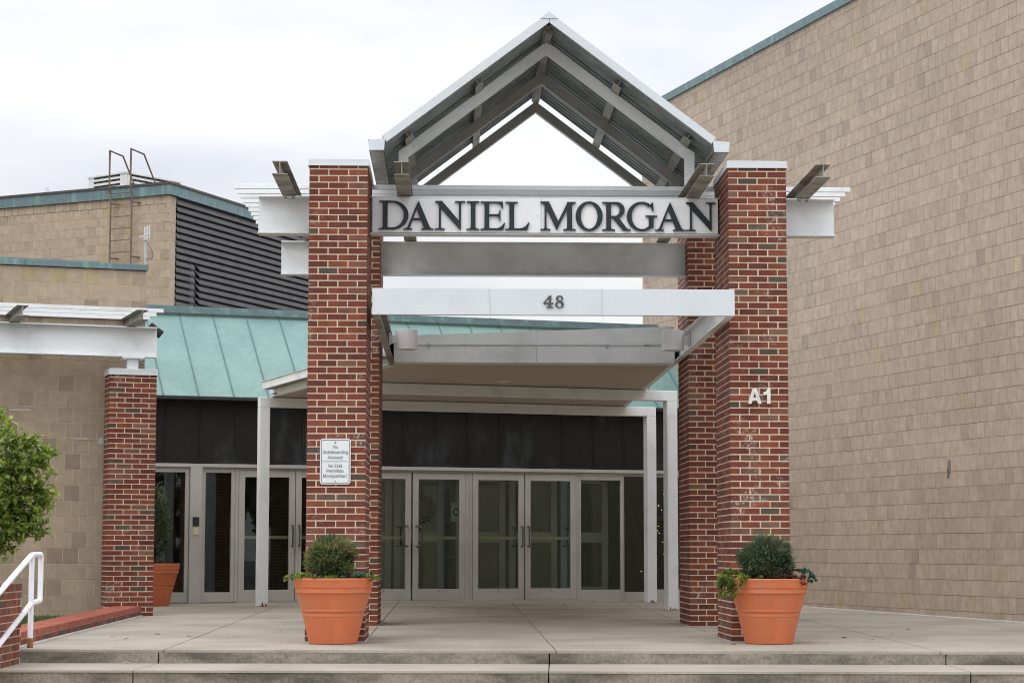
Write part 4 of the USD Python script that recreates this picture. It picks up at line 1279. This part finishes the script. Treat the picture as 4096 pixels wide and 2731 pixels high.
obj('planting_bed', box(-14, -4.47, 16, 31, -.5, .02), M_LAWN, kind='structure')
nr = np.random.default_rng(3)
NG = 9000
gx = nr.uniform(-6.6, -4.5, NG); gy = nr.uniform(26.2, 29.2, NG); hh = nr.uniform(.02, .055, NG); aa = nr.uniform(0, 2 * np.pi, NG)
bx_, by_ = np.cos(aa) * .004, np.sin(aa) * .004
lean = nr.normal(0, .02, (NG, 2))
v = np.stack([np.stack([gx - bx_, gy - by_, np.full(NG, .019)], 1), np.stack([gx + bx_, gy + by_, np.full(NG, .019)], 1), np.stack([gx + lean[:, 0], gy + lean[:, 1], .02 + hh], 1)], 1).reshape(-1, 3)
tint = np.repeat(np.array([.06, .10, .025]) * nr.uniform(.6, 1.5, (NG, 1)) + nr.uniform(0, .03, (NG, 1)) * np.array([1, .6, .2]), 3, 0)
p = obj('grass', trimesh.Trimesh(v, np.arange(3 * NG).reshape(-1, 3), process=False), M_NEEDLE, None, tint=tint, kind='stuff')
p.SetCustomDataByKey('label', 'short grass in the bed between brick edging and block wing'); p.SetCustomDataByKey('category', 'grass')

# ------------------------------------------------------------------ pots and plants
PROF = [(0, .0), (.228, .0), (.236, .006), (.300, .262), (.304, .267), (.3065, .272), (.3065, .284), (.303, .292), (.311, .312), (.3185, .318), (.3205, .326), (.318, .334), (.362, .482), (.368, .490), (.3775, .497), (.3795, .505), (.376, .514), (.376, .540), (.382, .548), (.3855, .556), (.3855, .566), (.390, .60), (.397, .622), (.398, .632), (.392, .640), (.375, .640), (.365, .60), (.30, .40)]


def make_pot(label, loc):
    t = thing('terracotta_pot', label, 'plant pot', loc, 'large terracotta pots')
    return t


pots = [((-1.172, 21.53), 'terracotta pot at the foot of the notice pillar'), ((3.137, 21.53), 'terracotta pot at the foot of the A1 pillar'), ((-4.56, 33.38), 'terracotta pot in the corner behind the short left pillar')]
first = None
for (x, y), lab in pots:
    loc = (x, y, floor_z(y) + .001)
    if first is None:
        t = thing('terracotta_pot', lab, 'plant pot', loc, 'large terracotta pots')
        obj('pot_body', lathe(PROF, 64, loc), M_TERRA, t, smooth=28)
        obj('soil', lathe([(.366, .605), (.2, .62), (0, .625)], 32, loc), M_SOIL, t)
        first = t
    else:
        xf = UsdGeom.Xform.Define(stage, numbered('/World', 'terracotta_pot'))
        r = xf.GetPrim()
        r.GetReferences().AddInternalReference(first.GetPath()); r.SetInstanceable(True)
        r.GetAttribute('xformOp:translate').Set(Gf.Vec3d(*loc))
        for kk, vv in (('label', lab), ('category', 'plant pot'), ('group', 'large terracotta pots')):
            r.SetCustomDataByKey(kk, vv)


def tufts(center, radii, n, length, width, cols, seed, flat=.0, up=.3, lump=.25, spread=.17):
    """Many narrow leaf blades spread in the outer shell of an ellipsoid, in clumps."""
    r = np.random.default_rng(seed)
    nc = max(12, n // 60)
    dirs = r.normal(size=(nc, 3)); dirs /= np.linalg.norm(dirs, axis=1)[:, None]
    rad = 1 + r.uniform(-lump, lump * .35, nc)
    tone = r.uniform(.55, 1.35, nc)
    which = r.integers(0, len(cols), nc)
    ci = r.integers(0, nc, n)
    d = dirs[ci] + r.normal(0, spread, (n, 3)); d /= np.linalg.norm(d, axis=1)[:, None]
    rr_ = rad[ci] * r.uniform(.62, 1.0, n) ** .6
    p = center + d * rr_[:, None] * np.array(radii)
    g = d + r.normal(0, .55, (n, 3)); g[:, 2] += up; g /= np.linalg.norm(g, axis=1)[:, None]
    s = np.cross(g, r.normal(size=(n, 3))); s /= np.linalg.norm(s, axis=1)[:, None]
    L = length * r.uniform(.6, 1.3, n)[:, None]; Wd = width * r.uniform(.7, 1.2, n)[:, None]
    v = np.stack([p - s * Wd * .4, p + s * Wd * .4, p + g * L * .6 + s * Wd * .5, p + g * L, p + g * L * .6 - s * Wd * .5], 1).reshape(-1, 3)
    base = np.arange(n)[:, None] * 5
    f = (base[:, :, None] + np.array([[0, 1, 2], [0, 2, 4], [4, 2, 3]])[None]).reshape(-1, 3)
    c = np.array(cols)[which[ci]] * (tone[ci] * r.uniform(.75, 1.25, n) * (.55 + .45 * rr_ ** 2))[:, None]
    return trimesh.Trimesh(v, f, process=False), np.repeat(c, 5, 0)


OL = [(.115, .135, .04), (.088, .125, .045), (.06, .10, .042), (.18, .165, .06)]
DK = [(.06, .10, .05), (.085, .13, .065), (.05, .085, .045), (.125, .14, .06)]


def shrub(name, label, cat_, c, radii, cols, n, seed, stem_z, length=.042, width=.0085):
    t = thing(name, label, cat_, (c[0], c[1], stem_z))
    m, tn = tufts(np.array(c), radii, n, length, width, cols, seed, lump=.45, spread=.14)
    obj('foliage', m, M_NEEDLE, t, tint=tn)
    r = random.Random(seed)
    st = [tube([(c[0] + r.uniform(-.03, .03), c[1] + r.uniform(-.03, .03), stem_z), (c[0] + r.uniform(-.6, .6) * radii[0], c[1] + r.uniform(-.6, .6) * radii[1], c[2] + r.uniform(-.2, .5) * radii[2])], [.009, .004], 5) for _ in range(12)]
    obj('stem', cat(st), M_BARK, t)
    return t


zp = floor_z(21.53) + .62
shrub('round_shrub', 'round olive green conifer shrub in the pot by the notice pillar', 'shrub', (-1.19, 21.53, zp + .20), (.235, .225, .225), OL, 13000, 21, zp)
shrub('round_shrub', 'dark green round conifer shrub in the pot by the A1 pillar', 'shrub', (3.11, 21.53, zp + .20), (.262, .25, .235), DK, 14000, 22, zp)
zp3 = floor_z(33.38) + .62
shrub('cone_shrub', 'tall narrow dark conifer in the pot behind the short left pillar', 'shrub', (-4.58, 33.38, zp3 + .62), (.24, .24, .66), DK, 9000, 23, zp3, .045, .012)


def trailing(label, spots, cols, seed, length, width, base, cat_='trailing plant', stems=None):
    t = thing('trailing_plant', label, cat_, base)
    ms, tn = [], []
    for i, (c, rad, n) in enumerate(spots):
        m, c_ = tufts(np.array(c), rad, n, length, width, cols, seed + i, up=.1, lump=.35)
        ms.append(m); tn.append(c_)
    obj('foliage', cat(ms), M_LEAF, t, tint=np.vstack(tn))
    for s in stems or []:
        obj('stem', tube(s, .004, 5), M_BARK, t)
    return t


zr = floor_z(21.53) + .64
LG = [(.16, .24, .03), (.12, .20, .03), (.20, .26, .04), (.09, .15, .03)]
PU = [(.07, .03, .03), (.10, .045, .04), (.05, .03, .025)]
TE = [(.05, .14, .09), (.04, .10, .07)]
x0 = 3.137
trailing('bright yellow-green creeper spilling over the left rim of the right pot', [((x0 - .37, 21.45, zr + .02), (.13, .13, .09), 900), ((x0 - .45, 21.36, zr - .07), (.075, .08, .13), 1000), ((x0 - .39, 21.27, zr - .10), (.04, .03, .10), 260), ((x0 - .31, 21.2, zr - .06), (.018, .02, .11), 160), ((x0 - .20, 21.3, zr + .015), (.14, .1, .03), 500)], LG, 41, .022, .014, (x0 - .4, 21.4, zr))
trailing('dark purple bedding plant at the right rim of the right pot', [((x0 + .25, 21.38, zr + .02), (.12, .12, .07), 900), ((x0 + .10, 21.26, zr + .01), (.10, .06, .03), 260), ((x0 + .30, 21.25, zr - .01), (.03, .03, .05), 130)], PU, 51, .022, .012, (x0 + .25, 21.4, zr))
trailing('blue green sprig hanging over the right rim of the right pot', [((x0 + .36, 21.4, zr + .045), (.05, .06, .06), 260), ((x0 + .41, 21.38, zr - .01), (.04, .05, .04), 150)], TE, 61, .025, .013, (x0 + .38, 21.4, zr))
x1 = -1.172
trailing('low bright green creeper along the left rim of the notice pillar pot', [((x1 - .30, 21.36, zr + .015), (.12, .1, .035), 420), ((x1 - .43, 21.38, zr - .0), (.05, .05, .025), 90), ((x1 - .05, 21.22, zr + .005), (.22, .06, .02), 350)], LG, 71, .02, .012, (x1 - .3, 21.4, zr), stems=[[(x1 - .36, 21.3, zr + .01), (x1 - .42, 21.25, zr + .0), (x1 - .465, 21.22, zr - .035)]])
trailing('blue green creeper along the right rim of the notice pillar pot', [((x1 + .22, 21.34, zr + .015), (.13, .12, .035), 380), ((x1 + .34, 21.36, zr + .035), (.06, .06, .03), 90)], TE, 81, .022, .012, (x1 + .25, 21.4, zr))
trailing('thin yellow green shoot poking out over the right rim of the notice pillar pot', [((x1 + .36, 21.34, zr + .01), (.05, .05, .03), 110), ((x1 + .44, 21.3, zr - .0), (.03, .02, .012), 50)], LG, 86, .022, .012, (x1 + .35, 21.4, zr))

# holly bush
rng = np.random.default_rng(12)
t = thing('holly_bush', 'green holly bush with a few red berries at the left edge', 'bush', (-6.1, 25.2, 0.02))
lobes = [((-5.75, 25.0, 1.95), .62), ((-5.15, 24.9, 1.95), .36), ((-5.2, 25.0, 1.45), .42), ((-5.35, 24.9, 1.15), .36), ((-5.95, 25.0, 1.3), .62), ((-5.55, 24.9, 2.42), .22), ((-6.4, 25.2, 1.7), .85), ((-4.92, 24.95, 2.05), .20), ((-4.95, 24.95, 1.5), .22), ((-5.0, 24.95, 1.2), .17), ((-5.42, 24.95, 2.58), .10), ((-4.98, 24.95, 1.78), .2), ((-4.70, 24.95, 1.98), .13), ((-4.72, 24.95, 1.66), .15), ((-4.70, 24.95, 1.38), .14), ((-4.80, 24.95, 1.16), .15), ((-5.25, 24.95, 2.3), .22), ((-5.35, 24.9, 1.7), .4), ((-5.2, 24.9, .98), .18), ((-5.5, 24.95, .9), .2)]
stems = [tube([(-6.1, 25.2, -.05), (-6.0, 25.15, .8), (-5.9, 25.1, 1.4)], [.05, .04, .03], 8)]
for (c, r) in lobes:
    stems.append(tube([(-5.95, 25.1, 1.1), tuple(np.array([-5.95, 25.1, 1.1]) * .45 + np.array(c) * .55 + (0, 0, .06)), c], [.022, .014, .006], 6))
leaves = []


def leaf(p, g, up, L, W):
    g = g / np.linalg.norm(g); s = np.cross(g, up); s /= np.linalg.norm(s) + 1e-9; n = np.cross(s, g)
    pts = [p, p + g * L * .3 + s * W * .42 + n * W * .12, p + g * L * .7 + s * W * .42 + n * W * .10, p + g * L - n * W * .12, p + g * L * .7 - s * W * .42 + n * W * .10, p + g * L * .3 - s * W * .42 + n * W * .12, p + g * L * .5 - n * W * .02]
    return np.array(pts), np.array([[0, 1, 6], [1, 2, 6], [2, 3, 6], [3, 4, 6], [4, 5, 6], [5, 0, 6]])


for (c, r) in lobes:
    nt = int(200 * (r / .4) ** 2) + 40
    for _ in range(nt // 3):
        d = rng.normal(size=3); d /= np.linalg.norm(d)
        q = np.array(c) + d * r * rng.uniform(.45, 1.3)
        ax = d + np.array([.25, -.1, .35]) + rng.normal(0, .3, 3); ax /= np.linalg.norm(ax)
        tw = q - ax * .06
        stems.append(tube([tw - ax * .05, q + ax * .07], [.003, .002], 4))
        tone = rng.uniform(.7, 1.3)
        yel = rng.random()
        for m in range(rng.integers(5, 9)):
            pos = tw + ax * .02 * m
            g = ax * rng.uniform(.3, .9) + rng.normal(0, .8, 3)
            L = rng.uniform(.07, .105)
            pv, pf = leaf(pos, g, np.array([0, 0, 1.0]) + rng.normal(0, .35, 3), L, L * .55)
            col = np.array([.19, .275, .055]) * tone * rng.uniform(.7, 1.3)
            if yel > .7:
                col = col * np.array([1.5, 1.35, 1.0])
            leaves.append((pv, pf, col))
cen = np.array([l[0].mean(0) for l in leaves]); pj = project(cen)
inview = (pj[:, 0] > -10) & (pj[:, 1] > 1500)
order = sorted(range(len(leaves)), key=lambda i: (not inview[i], cen[i][1]))
for i in order[:300]:
    obj('leaf', trimesh.Trimesh(leaves[i][0], leaves[i][1], process=False), M_LEAF, t, tint=leaves[i][2])
rest = order[300:]
vs = np.vstack([leaves[i][0] for i in rest]); fs = np.vstack([leaves[i][1] + 7 * k for k, i in enumerate(rest)]); tn = np.vstack([np.repeat(leaves[i][2][None], 7, 0) for i in rest])
obj('inner_leaves', trimesh.Trimesh(vs, fs, process=False), M_LEAF, t, tint=tn, kind='stuff')
obj('branches', cat(stems), M_BARK, t)
for k in range(14):
    i = order[int(rng.integers(0, 300))]
    b = trimesh.creation.icosphere(1, .009); b.apply_translation(cen[i] + (0, -.02, -.01)); obj('berry', b, M_RED, t)

# street trees across the road, behind the viewpoint: what the door glass mirrors
rgt = np.random.default_rng(31)
TRX = [(22, -34, 11), (31, -29, 12.5), (41, -35, 14.5), (51, -30, 11.5), (61, -36, 13.5), (72, -31, 12), (84, -34, 13)]
WHERE = ['nearest in line of the street trees behind the viewpoint', 'second of the street trees behind the viewpoint, broad crowned', 'tallest of the street trees behind the viewpoint', 'middle and lower one of the street trees behind the viewpoint', 'third last of the street trees behind the viewpoint', 'last but one of the street trees behind the viewpoint', 'farthest of the street trees behind the viewpoint']
for (x, y, h), lab in zip(TRX, WHERE):
    tt = thing('street_tree', lab, 'tree', (x, y, -.56), 'street trees across the road')
    obj('trunk', tube([(x, y, -.6), (x + .1, y, h * .3), (x - .1, y + .1, h * .6)], [.28, .2, .1], 8), M_BARK, tt)
    m, c_ = tufts(np.array([x, y, h * .56]), (h * .40, h * .34, h * .47), 2600, .55, .34, [(.045, .06, .02), (.06, .07, .025), (.07, .06, .035)], int(rgt.integers(1, 999)), up=.0, lump=.45)
    obj('crown', m, M_NEEDLE, tt, tint=c_)

# dry leaves and scraps on the paving
rng = np.random.default_rng(9)
LF = [(-3.55, 22.9), (-3.2, 23.5), (-3.35, 22.3), (-2.75, 23.0), (-1.9, 24.3), (4.05, 22.6), (4.3, 22.2), (3.72, 21.55), (2.72, 21.3), (.4, 30.9), (1.7, 33.9), (-.3, 32.4), (2.3, 35.6), (5.2, 24.6), (4.75, 23.5)]
for i, (x, y) in enumerate(LF):
    L = rng.uniform(.05, .085); g = np.array([*rng.normal(size=2), rng.uniform(.0, .25)])
    pv, pf = leaf(np.array([x, y, floor_z(y) + .006]), g, np.array([0, 0, 1.0]), L, L * .6)
    p = obj('dry_leaf', trimesh.Trimesh(pv, pf, process=False), M_TINT, None, tint=np.array([.16, .08, .035]) * rng.uniform(.5, 1.4))
    p.SetCustomDataByKey('label', 'small curled brown leaf lying on the concrete paving'); p.SetCustomDataByKey('category', 'dry leaf'); p.SetCustomDataByKey('group', 'dry leaves on the paving')
pv, pf = leaf(np.array([-3.05, 20.22, Z1 + .006]), np.array([1, .1, .12]), np.array([0, 0, 1.0]), .09, .05)
solo('paper_scrap', trimesh.Trimesh(pv, pf, process=False), M_PAPER, 'crumpled white paper scrap on the tread below the landing', 'litter')
